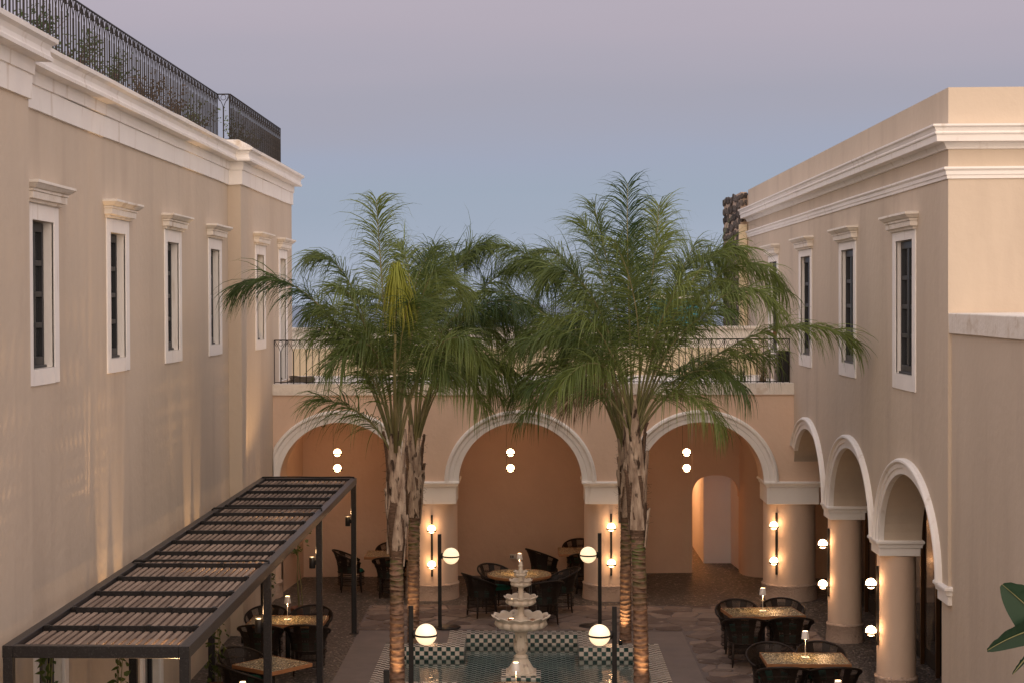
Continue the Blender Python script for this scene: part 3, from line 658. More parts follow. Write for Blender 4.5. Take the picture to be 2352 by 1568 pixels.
# ================================================================== far houses on the rim beyond the terrace
def far_house(x0, x1, y0, y1, z0, z1, label, matw, dome=None, wins=()):
    t = thing('house', label, 'house', ((x0+x1)/2, y0, z0))
    b = MB(); b.box(x0, x1, y0, y1, z0, z1, bev=.05); b.build('wall', matw, t)
    b = MB(); b.box(x0-.05, x1+.05, y0-.06, y0+.2, z1+.002, z1+.12); b.build('parapet', M['farwhite'], t)
    for a, c_ in wins:
        b = MB(); b.box(a, a+.9, y0-.04, y0+.01, c_, c_+1.2); wo = b.build('window', M['bluepaint'], t)
        b = MB(); b.box(a+.1, a+.8, y0-.06, y0-.03, c_+.1, c_+1.1); b.build('pane', M['glass'], wo)
    if dome:
        b = MB(); b.lathe([(dome[2], 0), (dome[2], .3), (dome[2]*.95, .7), (dome[2]*.8, 1.1), (dome[2]*.5, 1.5), (.05, 1.7)], (dome[0], dome[1], z1), 24); b.build('dome', M['bluepaint'], t)
far_house(2.3, 9.5, 52, 58, 0, 4.7, 'low white house with blue shutters beyond the terrace', M['farwhite'], None, ((3.6, 3.2),))
far_house(3.6, 4.9, 50.5, 51.9, 0, 5.9, 'narrow turquoise painted stair turret rising behind the terrace', M['bluepaint'])
# ================================================================== pool
pool = thing('pool', 'cross-shaped sunken pool edged with green and white checkerboard tiles', 'pool', (PX, PY, 0))
WL = -.17
def cell(i, j): return PX+(i+.5)*TT, PY+(j+.5)*TT
def inc(i, j, ins):  # cell index centred
    a, b = abs(i+.5), abs(j+.5)
    return (a < 31-ins and b < 22-ins) or (a < 17-ins and b < 37-ins)
rim = MB(); top = MB(); flo = MB()
for i in range(-31, 31):
    for j in range(-37, 37):
        if not inc(i, j, 0): continue
        x, y = cell(i, j); q = (i+j) % 2
        if not inc(i, j, 4):
            rim.quad((x-TT/2, y-TT/2, .012), (x+TT/2, y-TT/2, .012), (x+TT/2, y+TT/2, .012), (x-TT/2, y+TT/2, .012))
            g_ = .0032; zt = .017+nz_(.0008); dx = TT/2-g_
            a = [(x-dx, y-dx), (x+dx, y-dx), (x+dx, y+dx), (x-dx, y+dx)]
            top.face([(p[0], p[1], zt) for p in a], q); top.grid([[(p[0], p[1], .010) for p in a], [(p[0], p[1], zt) for p in a]], True, q, False)
        else:
            g_ = .003; dx = TT/2-g_
            flo.face([(x-dx, y-dx, -.296), (x+dx, y-dx, -.296), (x+dx, y+dx, -.296), (x-dx, y+dx, -.296)], q)
top.build('rim_tiles', [M['tile_g'], M['tile_w']], pool, kind='stuff')
flo.build('floor_tiles', [M['tile_g'], M['tile_w']], pool, kind='stuff')
fb = MB(); fb.box(PX-31*TT, PX+31*TT, PY-37*TT, PY+37*TT, -.40, -.30); fb.build('basin_floor', M['grout'], pool)
# inner faces + outer lip: find the boundaries of the inner cross
faces = []
for i in range(-31, 31):
    for j in range(-37, 37):
        if not inc(i, j, 4): continue
        for di, dj in ((1, 0), (-1, 0), (0, 1), (0, -1)):
            if not inc(i+di, j+dj, 4): faces.append((i, j, di, dj))
tp = []
for q in range(2):
    b = MB(); b.box(-TT/2+.003, TT/2-.003, -.003, .003, -TT/2+.003, TT/2-.003, bev=.0015); tp.append(b)
tile_src = [None, None]; ntile = 0; deep = MB()
for i, j, di, dj in faces:
    x, y = cell(i, j); fx, fy = x+di*TT/2, y+dj*TT/2
    px_, py_ = (-dj*TT/2, di*TT/2)
    rim.quad((fx-px_, fy-py_, -.5), (fx+px_, fy+py_, -.5), (fx+px_, fy+py_, .0125), (fx-px_, fy-py_, .0125))
    for r_ in range(4):
        zc = .012-TT*(r_+.5); q = (i+j+r_) % 2 if True else 0
        vis = r_ < 3 and (dj == 1 or di != 0) and j > -16 and ntile < 292
        if vis and (dj == 1 or r_ < 2):
            if tile_src[q] is None:
                o = tp[q].build('tile', M['tile_g'] if q == 0 else M['tile_w'], pool, local=True); tile_src[q] = o
            else: o = inst(tile_src[q], 'tile', pool)
            o.location = (fx-di*.003-PX, fy-dj*.003-PY, zc); o.rotation_euler = (0, 0, atan2(di, dj) if di else 0)
            if di: o.rotation_euler = (0, 0, pi/2)
            ntile += 1
        else:
            a = .92
            deep.quad((fx-px_*a-di*.004, fy-py_*a-dj*.004, zc-TT*.46), (fx+px_*a-di*.004, fy+py_*a-dj*.004, zc-TT*.46), (fx+px_*a-di*.004, fy+py_*a-dj*.004, zc+TT*.46), (fx-px_*a-di*.004, fy-py_*a-dj*.004, zc+TT*.46), q)
rim.build('rim_body', M['grout'], pool)
deep.build('side_tiles', [M['tile_g'], M['tile_w']], pool, kind='stuff')
wt = MB()
hw, hn = 27*TT, 13*TT
P = [(PX-hw, PY-18*TT), (PX-hn, PY-18*TT), (PX-hn, PY-33*TT), (PX+hn, PY-33*TT), (PX+hn, PY-18*TT), (PX+hw, PY-18*TT), (PX+hw, PY+18*TT), (PX+hn, PY+18*TT), (PX+hn, PY+33*TT), (PX-hn, PY+33*TT), (PX-hn, PY+18*TT), (PX-hw, PY+18*TT)]
wt.face([(a+.0, b, WL) for a, b in P]); wt.build('water', M['water'], kind='structure', label='still teal water filling the checkered pool')

# ================================================================== fountain
FX, FY = -.18, 27.60
fo = thing('fountain', 'pale marble fountain of four scalloped bowls standing on a tiled block in the pool', 'fountain', (FX, FY, -.45))
b = MB(); b.box(FX-.315, FX+.315, FY-.315, FY+.315, -.445, -.135); pb = b.build('tiled_block', M['grout'], fo)
b = MB()
for i in range(8):
    for j in range(8):
        x, y = FX-.315+.63*(i+.5)/8, FY-.315+.63*(j+.5)/8
        b.box(x-.035, x+.035, y-.035, y+.035, -.134, -.130, (i+j) % 2)
    for zz in (-.175, -.25, -.325):
        x = FX-.315+.63*(i+.5)/8
        b.box(x-.035, x+.035, FY-.319, FY-.3151, zz-.035, zz+.035, (i+int(zz*-40)) % 2); b.box(FX-.319, FX-.3151, x-FX+FY-.035, x-FX+FY+.035, zz-.035, zz+.035, (i+int(zz*-40)) % 2); b.box(FX+.3151, FX+.319, x-FX+FY-.035, x-FX+FY+.035, zz-.035, zz+.035, (i+int(zz*-40)) % 2)
b.build('block_tiles', [M['tile_g'], M['tile_w']], pb, kind='stuff')
b = MB(); b.box(FX-.245, FX+.245, FY-.245, FY+.245, -.129, -.10, bev=.006); b.build('plinth', M['marble'], fo)
def lobes(n, amp):
    def rf(r, z, a, i):
        k = abs(cos(n*a/2)); return r*(1-amp*(1-k)**1.0), z
    return rf
b = MB()
b.lathe([(.235, -.10), (.23, -.075), (.22, -.06), (.185, -.02), (.14, .06), (.115, .10), (.105, .115)], (FX, FY, 0), 56, rf=lobes(14, .14))
b.build('foot', M['marble'], fo)
b = MB(); b.lathe([(.105, .11), (.115, .125), (.115, .15), (.085, .165), (.07, .18)], (FX, FY, 0), 32); b.lathe([(.07, .18), (.10, .22), (.122, .30), (.118, .36), (.098, .45), (.10, .50), (.118, .545), (.10, .56), (.09, .575)], (FX, FY, 0), 48, rf=lobes(12, .10)); b.build('stem', M['marble'], fo)
def bowl(z0, z1, R_, neck, nl, name='bowl'):
    """scalloped bowl from z0 (underside) to z1 (lip)"""
    b = MB(); h = z1-z0; N_ = nl*10
    def rf(r, z, a, i):
        k = abs(cos(nl*a/2)); t = r/R_
        rr_ = r*(1-(.11 if i < 9 else .075)*(1-k)**1.2*min(1, t*1.3)) if r > neck*1.1 else r
        zz = z
        if 6 <= i <= 12: zz = z+h*.16*(k-.55)*(1 if i >= 7 else .5)
        return rr_, zz
    pr = [(neck, z0), (neck*1.25, z0+.01*h), (R_*.55, z0+.05*h), (R_*.80, z0+.20*h), (R_*.90, z0+.42*h), (R_*.86, z0+.60*h), (R_*.84, z0+.68*h), (R_*.93, z0+.80*h), (R_*.985, z0+.90*h), (R_, z0+.96*h), (R_*.985, z1), (R_*.93, z1-.02*h), (R_*.88, z0+.80*h), (R_*.80, z0+.55*h), (R_*.5, z0+.30*h), (neck*.7, z0+.28*h)]
    b.lathe(pr, (FX, FY, 0), N_, rf=rf); o = b.build(name, M['marble'], fo)
    w_ = MB(); w_.lathe([(.001, 0), (R_*.84, 0)], (FX, FY, z0+.72*h), 40, rf=lobes(nl, .10)); w_.build('bowl_water', M['water'], o)
bowl(.565, .80, .478, .09, 14); bowl(.955, 1.11, .278, .06, 10); bowl(1.265, 1.375, .194, .045, 9); bowl(1.425, 1.515, .121, .035, 8)
b = MB()
b.lathe([(.13, .68), (.13, .73), (.118, .745), (.118, .775), (.06, .80), (.055, .83), (.05, .87), (.058, .90), (.05, .93), (.06, .96)], (FX, FY, 0), 28)
b.lathe([(.055, 1.04), (.05, 1.07), (.052, 1.10), (.04, 1.13), (.045, 1.17), (.052, 1.185), (.04, 1.20), (.048, 1.27)], (FX, FY, 0), 28)
b.lathe([(.035, 1.33), (.03, 1.36), (.036, 1.40), (.03, 1.43)], (FX, FY, 0), 24)
b.build('baluster', M['marble'], fo)
b = MB(); b.lathe([(.035, 1.48), (.033, 1.53), (.036, 1.535), (.028, 1.56), (.030, 1.585), (.041, 1.60), (.038, 1.612), (.026, 1.62), (.031, 1.64), (.024, 1.665), (.001, 1.675)], (FX, FY, 0), 24); b.build('finial', M['marble'], fo)
b = MB(); rr = random.Random(2)
for R_, z1, z0 in ((.47, .77, WL), (.26, 1.08, .76), (.18, 1.35, 1.08)):
    for k in range(10):
        a = rr.uniform(0, 6.28); x, y = FX+R_*cos(a)*.95, FY+R_*sin(a)*.95
        if rr.random() < .5: b.tube([(x, y, z1-.02), (x+.004, y, (z1+z0)/2+.05), (x+.006, y, max(z0, z1-.25))], .0012, 4)
b.build('water_trickle', simple('water_drip', (.5, .5, .48), .1), fo, kind='stuff')

# ================================================================== lamps
def point(name, loc, e, col=(1, .60, .28), r=.04, parent=None):
    l_ = bpy.data.lights.new(name, 'POINT'); l_.energy = e; l_.color = col; l_.shadow_soft_size = r
    o = bpy.data.objects.new(name, l_); COL.objects.link(o); o.location = loc
    if parent: o.parent = parent
    return o
def spot(name, loc, direction, e, ang, col=(1, .60, .28), r=.03, blend=.6, parent=None):
    l_ = bpy.data.lights.new(name, 'SPOT'); l_.energy = e; l_.color = col; l_.shadow_soft_size = r; l_.spot_size = R(ang); l_.spot_blend = blend
    o = bpy.data.objects.new(name, l_); COL.objects.link(o); o.location = loc
    o.rotation_euler = Vector(direction).to_track_quat('-Z', 'Y').to_euler()
    if parent: o.parent = parent
    return o
def floor_lamp(px_, py_, side, label):
    t = thing('floor_lamp', label, 'floor lamp', (px_, py_, .018), 0, 'globe floor lamps round the pool')
    z0 = 0
    b = MB(); b.lathe([(.001, 0), (.24, 0), (.245, .004), (.245, .010), (.24, .014), (.001, .014)], (side*.13, 0, 0), 48); b.build('base', M['black'], t, local=True)
    b = MB(); b.box(-.033, .033, -.018, .018, .014, 1.675, bev=.004); b.build('post', M['black'], t, local=True)
    b = MB(); b.sphere((side*.205, -.01, 1.285), .146, 40, 24); b.build('globe', M['bigglobe'], t, local=True)
    b = MB()
    ring = [(side*.205+.153*cos(2*pi*k/48), -.01+.153*sin(2*pi*k/48)) for k in range(48)]
    r0 = [(x, y, 1.266) for x, y in ring]; r1 = [(x, y, 1.292) for x, y in ring]
    b.grid([r0, r1], True, 0, True); ring2 = [(side*.205+.144*cos(2*pi*k/48), -.01+.144*sin(2*pi*k/48)) for k in range(48)]
    b.grid([[(x, y, 1.292) for x, y in ring], [(x, y, 1.292) for x, y in ring2]], True); b.build('ring', M['black'], t, local=True)
    b = MB(); b.tube([(side*.02, -.01, 1.285), (side*.058, -.01, 1.285)], [.045, .062], 16); b.build('holder', M['black'], t, local=True)
    return t
floor_lamp(-1.65, 30.67, 1, 'globe floor lamp beside the left arcade column, behind the pool')
floor_lamp(1.215, 30.84, -1, 'globe floor lamp with the round base, behind the pool by the right arcade column')
floor_lamp(-1.655, 23.4, 1, 'nearest left globe floor lamp, beside the front left palm trunk')
floor_lamp(1.12, 23.4, -1, 'nearest right globe floor lamp, left of the front right palm trunk')
floor_lamp(-1.645, 19.3, 1, 'floor lamp cut off at the bottom edge, left of the front left palm trunk')

def sconce(x, y, nx, ny, z0, z1, zg, off, label):
    """vertical bar on a column with two half-ringed globes"""
    t = thing('wall_sconce', label, 'wall lamp', (x, y, (z0+z1)/2), 0, 'double globe wall lamps on the columns')
    b = MB()
    tx, ty = -ny, nx
    def Tb(u, d, z): return (x+tx*u+nx*d, y+ty*u+ny*d, z)
    b.box(-.02, .02, -.0, .03, z0, z1, bev=.003, T=Tb); bo = b.build('bar', M['black'], t)
    for z in zg:
        c_ = Tb(.0, off, z)
        g_ = MB(); g_.sphere(c_, .076, 28, 16); go = g_.build('globe', M['globe'], t)
        r_ = MB(); ro = [(c_[0]+.094*cos(2*pi*k/36), c_[1]+.094*sin(2*pi*k/36)) for k in range(36)]; ri = [(c_[0]+.079*cos(2*pi*k/36), c_[1]+.079*sin(2*pi*k/36)) for k in range(36)]
        r_.grid([[(a, b_, z-.044) for a, b_ in ri], [(a, b_, z-.044) for a, b_ in ro], [(a, b_, z-.016) for a, b_ in ro], [(a, b_, z-.016) for a, b_ in ri]], True); r_.build('ring', M['black'], go)
        h = MB(); h.tube([Tb(0, .02, z-.027), Tb(0, off-.07, z-.027)], .008, 8); h.build('arm', M['black'], t)
    return t
sconce(-1.95, 33.47, .0, -1, .485, 1.69, (1.43, .73), .12, 'double globe wall lamp on the left free-standing arcade column')
sconce(1.54, 33.47, 0, -1, .51, 1.72, (1.47, .77), .12, 'double globe wall lamp on the arcade column behind the right palms')
sconce(4.76, 33.575, -.58, -.81, .52, 1.73, (1.49, .80), .12, 'double globe wall lamp on the thick corner column')
sconce(5.10, 29.66, -.97, -.25, .77, 1.935, (1.675, .98), .12, 'double globe wall lamp on the slim column left of the near one')
sconce(5.10, 25.48, -.97, -.25, .77, 1.935, (1.68, .98), .12, 'double globe wall lamp on the nearest slim column of the right arcade')
for x, lab in ((-3.98, 'left'), (-.43, 'middle'), (3.155, 'right')):
    t = thing('pendant_lamp', f'pair of small glowing globes hanging on a wire in the {lab} arch', 'pendant lamp', (x, 35.1, 3.78), 0, 'globe pendants hanging in the arches')
    b = MB(); b.tube([(x-.085, 35.1, 3.79), (x-.085, 35.1, 2.43)], .003, 5); b.build('wire', M['black'], t)
    b = MB(); b.lathe([(.001, 0), (.05, 0), (.05, .02), (.001, .02)], (x-.085, 35.1, 3.775), 16); b.build('ceiling_rose', M['black'], t)
    for z in (2.765, 2.445):
        b = MB(); b.sphere((x, 35.1, z), .076, 28, 16); go = b.build('globe', M['pendant'], t)
        r_ = MB(); r_.lathe([(.079, -.040), (.094, -.040), (.094, -.012), (.079, -.012)], (x, 35.1, z), 36); r_.build('ring', M['black'], go)
LAMP = [0]
def table_lamp(x, y, z, label):
    t = thing('table_lamp', label, 'table lamp', (x, y, z), 0, 'small white cordless lamps on the tables')
    b = MB(); b.box(-.055, .055, -.055, .055, 0, .012, bev=.003); b.build('base', M['shade'], t, local=True)
    b = MB(); b.tube([(0, 0, .012), (0, 0, .30)], .0055, 8); b.build('stem', M['shade'], t, local=True)
    b = MB(); b.lathe([(.057, .27), (.042, .378), (.038, .382), (.041, .376), (.0555, .272)], (0, 0, 0), 28); b.build('shade', M['shade'], t, local=True)
    b = MB(); b.lathe([(.001, .372), (.039, .372)], (0, 0, 0), 20); b.lathe([(.001, .368), (.039, .368)], (0, 0, 0), 20); b.build('diffuser', M['bulb'], t, local=True)
    point('lamp_light', (0, 0, .31), 9, r=.02, parent=t)
    return t

# ================================================================== pergola
pg = thing('pergola', 'long dark steel pergola roofed with wooden slats over the left tables', 'pergola', (-3.93, 22.8, 0))
X0, X1, Y0, Y1, ZT = -4.80, -3.09, 15.35, 30.24, 2.745
b = MB()
b.box(X0, X0+.10, Y0, Y1, ZT-.11, ZT, bev=.004); b.build('side_beam', M['frame'], pg)
b = MB(); b.box(X1-.10, X1, Y0, Y1, ZT-.11, ZT, bev=.004); b.build('side_beam', M['frame'], pg)
b = MB(); b.box(X0+.10, X1-.10, Y0, Y0+.09, ZT-.11, ZT-.001, bev=.004); b.build('end_beam', M['frame'], pg)
b = MB(); b.box(X0+.10, X1-.10, Y1-.09, Y1, ZT-.11, ZT-.001, bev=.004); b.build('end_beam', M['frame'], pg)
for x in (X0+.05, X1-.05):
    for y in (15.395, 20.25, 25.25, 30.19):
        b = MB(); b.box(x-.045, x+.045, y-.045, y+.045, 0, ZT-.11, bev=.004); b.build('post', M['frame'], pg)
        b = MB(); b.box(x-.08, x+.08, y-.08, y+.08, 0, .012, bev=.003); b.build('foot_plate', M['frame'], pg)
bars = [Y0+.97+k*.985 for k in range(15)]
bars = [y for y in bars if y < Y1-.3]
for k, y in enumerate(bars):
    b = MB(); b.box(X0+.10, X1-.10, y-.013, y+.013, ZT-.075, ZT+.004, bev=.003); co = b.build('cross_bar', M['frame'], pg)
    b = MB()
    for x in (X0+.14, X0+.62, X0+1.12, X1-.14):
        b = MB(); b.box(x-.02, x+.02, y-.038, y+.038, ZT-.02, ZT+.012, bev=.002); b.build('clamp', M['black'], co)
for yy, zz in ((20.35, ZT+.02), (25.5, ZT+.03), (Y1-.05, ZT+.015)):
    b = MB(); b.tube([(X0+.02, yy, zz-.03), (X0+.05, yy, zz), (X0+.6, yy+.01, zz+.004), (X0+1.1, yy-.01, zz-.002), (X1-.12, yy, zz+.004), (X1-.04, yy-.03, zz), (X1-.03, yy-.1, zz-.04)], .014, 8); b.build('conduit', M['black'], pg)
# slats: one proto, 18 across x 15 bays
edges = [Y0+.09]+bars+[Y1-.09]
src = None; ns = 20; rr = random.Random(4)
for k in range(len(edges)-1):
    y0, y1 = edges[k]+.022, edges[k+1]-.022
    for i in range(ns):
        x = X0+.10+(X1-X0-.20)*(i+.5)/ns+rr.uniform(-.004, .004)
        if src is None:
            b = MB(); b.box(-.023, .023, -.5, .5, -.009, .009, bev=.003); src = b.build('slat', M['slat'], pg, local=True); o = src
        else: o = inst(src, 'slat', pg)
        o.location = (x+3.93, (y0+y1)/2-22.8, ZT-.052+rr.uniform(-.003, .003)); o.scale = (1, y1-y0-.01, 1); o.rotation_euler = (rr.uniform(-.004, .004), rr.uniform(-.06, .06), rr.uniform(-.006, .006))
b = MB(); y = Y0+.12
while y < Y1-.1:
    b.box(X0+.10, X1-.10, y-.013, y+.013, ZT-.088, ZT-.062); y += .052
b.build('laths', M['lath'], pg, kind='stuff')
for (x, y, z, lab) in ((-3.245, 30.19, 1.90, 'rear right post'), (-3.245, 25.25, 1.92, 'second right post from the back'), (-3.245, 20.25, 1.93, 'third right post from the back'), (-3.245, 15.395, 1.93, 'nearest right post')):
    t = thing('post_lamp', f'black cylinder uplight fixed to the {lab} of the pergola', 'wall lamp', (x, y, z))
    b = MB(); b.lathe([(.001, 0), (.042, 0), (.045, .003), (.045, .165), (.038, .168), (.036, .14), (.001, .14)], (x, y, z), 20); b.build('body', M['black'], t)
    b = MB(); b.box(x+.04, x+.065, y-.02, y+.02, z+.05, z+.12, bev=.003); b.build('bracket', M['black'], t)
    b = MB(); b.lathe([(.001, .158), (.036, .158)], (x, y, z), 16); b.build('lens', M['bulb'], t)
    spot('post_light', (x, y, z+.19), (0, 0, 1), 150, 128, r=.018, blend=.35); point('post_glow', (x, y, z+.24), 9, r=.03)
for k, (x, y) in enumerate(((-4.97, 20.95), (-4.97, 21.75), (-4.97, 26.20), (-4.97, 26.95), (-4.75, 31.60), (-4.97, 29.3))):
    t = thing('wall_washer', ('small uplight against the left wall, ' + ('nearest the camera', 'just beyond the nearest one', 'under the middle of the pergola', 'just beyond the middle one', 'past the far end of the pergola', 'beside the far pilaster')[k]), 'spotlight', (x, y, 0), 0, 'small uplights against the left wall')
    b = MB(); b.lathe([(.001, 0), (.03, 0), (.03, .10), (.026, .10), (.024, .085), (.001, .085)], (x, y, 0), 14); b.build('body', M['black'], t)
    b = MB(); b.lathe([(.001, .09), (.024, .09)], (x, y, 0), 12); b.build('lens', M['bulb'], t)
    spot('uplight', (x, y, .11), (-.10, 0, 1), (650, 520, 560, 440, 150, 100)[k], 14, r=.02, blend=.7)

# ================================================================== iron railings
def railing(name, label, x0, y0, x1, y1, zb, zt, loc):
    t = thing(name, label, 'railing', loc)
    Ln = sqrt((x1-x0)**2+(y1-y0)**2); ux, uy = (x1-x0)/Ln, (y1-y0)/Ln
    P = lambda u, z, d=0: (x0+ux*u-uy*d, y0+uy*u+ux*d, z)
    b = MB(); b.tube([P(0, zt), P(Ln, zt)], .013, 6); b.build('top_rail', M['iron'], t)
    b = MB(); b.tube([P(0, zb+.03), P(Ln, zb+.03)], .008, 6); b.build('bottom_rail', M['iron'], t)
    n = max(1, round(Ln/.253)); p = Ln/n; h = zt-zb
    def add(name_, key, build, u):
        if key not in cache:
            b = MB(); build(b); cache[key] = b.build(name_, M['iron'], t, local=True); o = cache[key]
        else: o = inst(cache[key], name_, t)
        o.location = Vector(P(u, zb))-root_loc(t); o.rotation_euler = (0, 0, atan2(uy, ux))
    cache = {}
    def thick(b): b.box(-.010, .010, -.010, .010, 0, h*.72)
    def thin(b): b.box(-.0065, .0065, -.0065, .0065, 0, h)
    def scroll(b):
        for s_ in (-1, 1):
            b.tube([(0, 0, h*.70), (s_*.012, 0, h*.76), (s_*.04, 0, h*.84), (s_*.075, 0, h*.91), (s_*p*.42, 0, h*.97), (s_*p*.5, 0, h*.995)], .0065, 5)
            b.tube([(s_*(p*.5-.004), 0, h*.96), (s_*(p*.5-.02), 0, h*.90), (s_*(p*.5-.035), 0, h*.865), (s_*(p*.5-.05), 0, h*.858)], .005, 5)
        b.tube([(.045*cos(2*pi*k/14), 0, h*.93+.045*sin(2*pi*k/14)) for k in range(15)], .005, 5, caps=False)
    for k in range(n):
        add('baluster', 'a', thick, (k+.5)*p); add('thin_baluster', 'b', thin, k*p); add('scroll', 'c', scroll, (k+.5)*p)
    add('thin_baluster', 'b', thin, n*p)
    return t
railing('terrace_railing', 'black iron railing with gothic loops along the terrace above the arches', -5.05, 33.66, 5.02, 33.66, 4.247, 5.095, (0, 33.66, 4.247))
railing('roof_railing', 'long black iron railing with gothic loops on the left roof edge', -5.50, 8.0, -5.50, 30.11, 8.68, 9.50, (-5.5, 19, 8.68))
railing('roof_railing', 'short link of iron railing joining the two runs on the left roof', -5.50, 30.12, -5.29, 30.12, 8.68, 9.50, (-5.4, 30.12, 8.68))
railing('roof_railing', 'far run of iron railing stepping forward on the left roof corner', -5.28, 30.14, -5.28, 36.22, 8.68, 9.50, (-5.28, 33, 8.68))
# ================================================================== furniture
def make_chair():
    t = thing('rattan_chair', 'x', 'chair', (0, 0, 0), 0)
    # back faces -y of the local frame; seat opens to +y
    A0 = R(128)
    def rim_(a):  # a: 0 back .. +-A0 front; returns top point
        w = cos(a*.70); z = .60+.235*max(0, w)**1.3; r = .30+.085*max(0, w)**.6
        return (r*sin(a)*1.0, -r*cos(a)*.97, z)
    def low(a): return (.262*sin(a), -.265*cos(a), .40)
    def mid(a, s):
        p, q = rim_(a), low(a); f = s**1.9
        return (q[0]+(p[0]-q[0])*f, q[1]+(p[1]-q[1])*f, q[2]+(p[2]-q[2])*s)
    b = MB(); n = 96
    for k in range(n+1):
        a = -A0+2*A0*k/n; wd = .0045
        ca, sa = cos(a), sin(a)
        for j in range(4):
            p, q = mid(a, j/4), mid(a, (j+1)/4)
            b.quad((p[0]-wd*ca, p[1]-wd*sa, p[2]), (p[0]+wd*ca, p[1]+wd*sa, p[2]), (q[0]+wd*ca*1.3, q[1]+wd*sa*1.3, q[2]), (q[0]-wd*ca*1.3, q[1]-wd*sa*1.3, q[2]))
    # dense woven panels: three broad vertical bands
    for c0, c1 in ((-.50, -.18), (.18, .50), (-1.25, -.85), (.85, 1.25), (-2.2, -1.6), (1.6, 2.2)):
        rows = []
        for j in range(6):
            s_ = j/5
            rows.append([tuple(v*.992 if i < 2 else v for i, v in enumerate(mid(c0+(c1-c0)*q/4, s_))) for q in range(5)])
        b.grid(rows)
    b.build('woven_back', M['rattan'], t, local=True)
    b = MB(); b.tube([rim_(-A0+2*A0*k/36) for k in range(37)], .017, 8); b.build('rim', M['rattan'], t, local=True)
    b = MB()
    for s_ in (.34, .68): b.tube([mid(-A0+2*A0*k/30, s_) for k in range(31)], .007, 5)
    b.tube([low(2*pi*k/30) for k in range(31)], .014, 6); b.build('hoop', M['rattan'], t, local=True)
    b = MB()
    for k in range(80):
        a = 2*pi*k/80; p = low(a); q = (p[0]*1.02, p[1]*1.02, .15); wd = .0045
        b.quad((p[0]-wd*cos(a), p[1]-wd*sin(a), .40), (p[0]+wd*cos(a), p[1]+wd*sin(a), .40), (q[0]+wd*cos(a), q[1]+wd*sin(a), q[2]), (q[0]-wd*cos(a), q[1]-wd*sin(a), q[2]))
    for zz in (.15, .28): b.tube([(p[0]*1.02, p[1]*1.02, zz) for p in [low(2*pi*k/30) for k in range(31)]], .009, 5)
    b.build('skirt', M['rattan'], t, local=True)
    b = MB(); b.lathe([(.001, .385), (.24, .385), (.255, .40), (.255, .43), (.235, .45), (.12, .46), (.001, .462)], (0, 0, 0), 28); b.build('seat_cushion', M['cushion'], t, local=True)
    for sx_, sy_ in ((-1, -1), (1, -1), (1, 1), (-1, 1)):
        b = MB(); b.tube([(sx_*.185, sy_*.19, .40), (sx_*.19, sy_*.195, .15), (sx_*.20, sy_*.205, 0)], [.020, .019, .011], 8); b.build('leg', M['rattan'], t, local=True)
    return t
chair0 = make_chair(); used0 = [False]
def chair(x, y, face, label, group):
    """face: direction (degrees, 0 = +y) the sitter looks"""
    o = copy_tree(chair0) if used0[0] else chair0
    used0[0] = True
    o.location = (x, y, 0); o.rotation_euler = (0, 0, R(-face)); o['label'] = label; o['group'] = group
    return o
def table(x, y, w, d, rz, label, rnd=False, foot=True):
    t = thing('dining_table', label, 'table', (x, y, 0), R(rz))
    if rnd:
        b = MB(); b.lathe([(w/2-.012, .749), (.001, .7495)], (0, 0, 0), 64); b.build('tabletop', M['mosaic'], t, local=True)
        b = MB(); b.lathe([(.001, .70), (w/2-.004, .70), (w/2, .704), (w/2, .748), (w/2-.004, .752), (w/2-.012, .752), (w/2-.012, .745)], (0, 0, 0), 64); b.build('edge_band', M['wood'], t, local=True)
    else:
        e = .012
        b = MB(); b.box(-w/2+e, w/2-e, -d/2+e, d/2-e, .70, .7495); b.build('tabletop', M['mosaic'], t, local=True)
        b = MB()
        b.box(-w/2, w/2, -d/2, -d/2+e-.001, .698, .752, bev=.002); b.box(-w/2, w/2, d/2-e+.001, d/2, .698, .752, bev=.002); b.box(-w/2, -w/2+e-.001, -d/2+e, d/2-e, .699, .752); b.box(w/2-e+.001, w/2, -d/2+e, d/2-e, .699, .752)
        b.build('edge_band', M['wood'], t, local=True)
    b = MB(); b.tube([(0, 0, .02), (0, 0, .70)], .04, 12); b.build('pedestal', M['black'], t, local=True)
    b = MB(); b.lathe([(.001, 0), (.26, 0), (.26, .012), (.05, .03)], (0, 0, 0), 28); b.build('table_base', M['black'], t, local=True)
    return t
G1 = 'rattan chairs at the far right table'; 
table(3.775, 28.26, 1.20, .83, 8, 'rectangular terrazzo table in front of the thick corner column')
table_lamp(3.784, 28.31, .752, 'small white lamp on the right table nearer the arcade corner')
chair(3.40, 28.58, 184, 'rattan chair behind the far right table, at its left end', G1); chair(4.17, 28.72, 184, 'rattan chair behind the far right table, against the corner column', G1)
chair(3.40, 27.56, 6, 'rattan chair with its back to us at the far right table, left one', G1); chair(4.14, 27.66, 2, 'rattan chair with its back to us at the far right table, right one', G1)
G2 = 'rattan chairs at the near right table'
table(3.88, 24.58, 1.18, .80, 0, 'rectangular terrazzo table beside the slim column on the right')
table_lamp(3.894, 24.626, .752, 'small white lamp on the near right table, beside the slim column')
chair(3.46, 24.94, 182, 'rattan chair behind the near right table, at its left end', G2); chair(4.19, 25.01, 180, 'rattan chair behind the near right table, beside the slim column', G2)
chair(3.47, 23.92, 2, 'rattan chair at the bottom edge, left one before the near right table', G2); chair(4.19, 23.93, 0, 'rattan chair at the bottom edge, right one before the near right table', G2)
table(3.79, 21.25, 1.18, .8, 0, 'table just below the bottom edge on the right, only its lamp showing')
table_lamp(3.79, 21.414, .752, 'small white lamp cut by the bottom edge on the right')
G4 = 'rattan chairs at the rear pergola table'
table(-3.92, 27.39, 1.22, .82, -1, 'rectangular terrazzo table under the rear of the pergola')
table_lamp(-3.924, 27.407, .752, 'small white lamp on the rear table under the pergola')
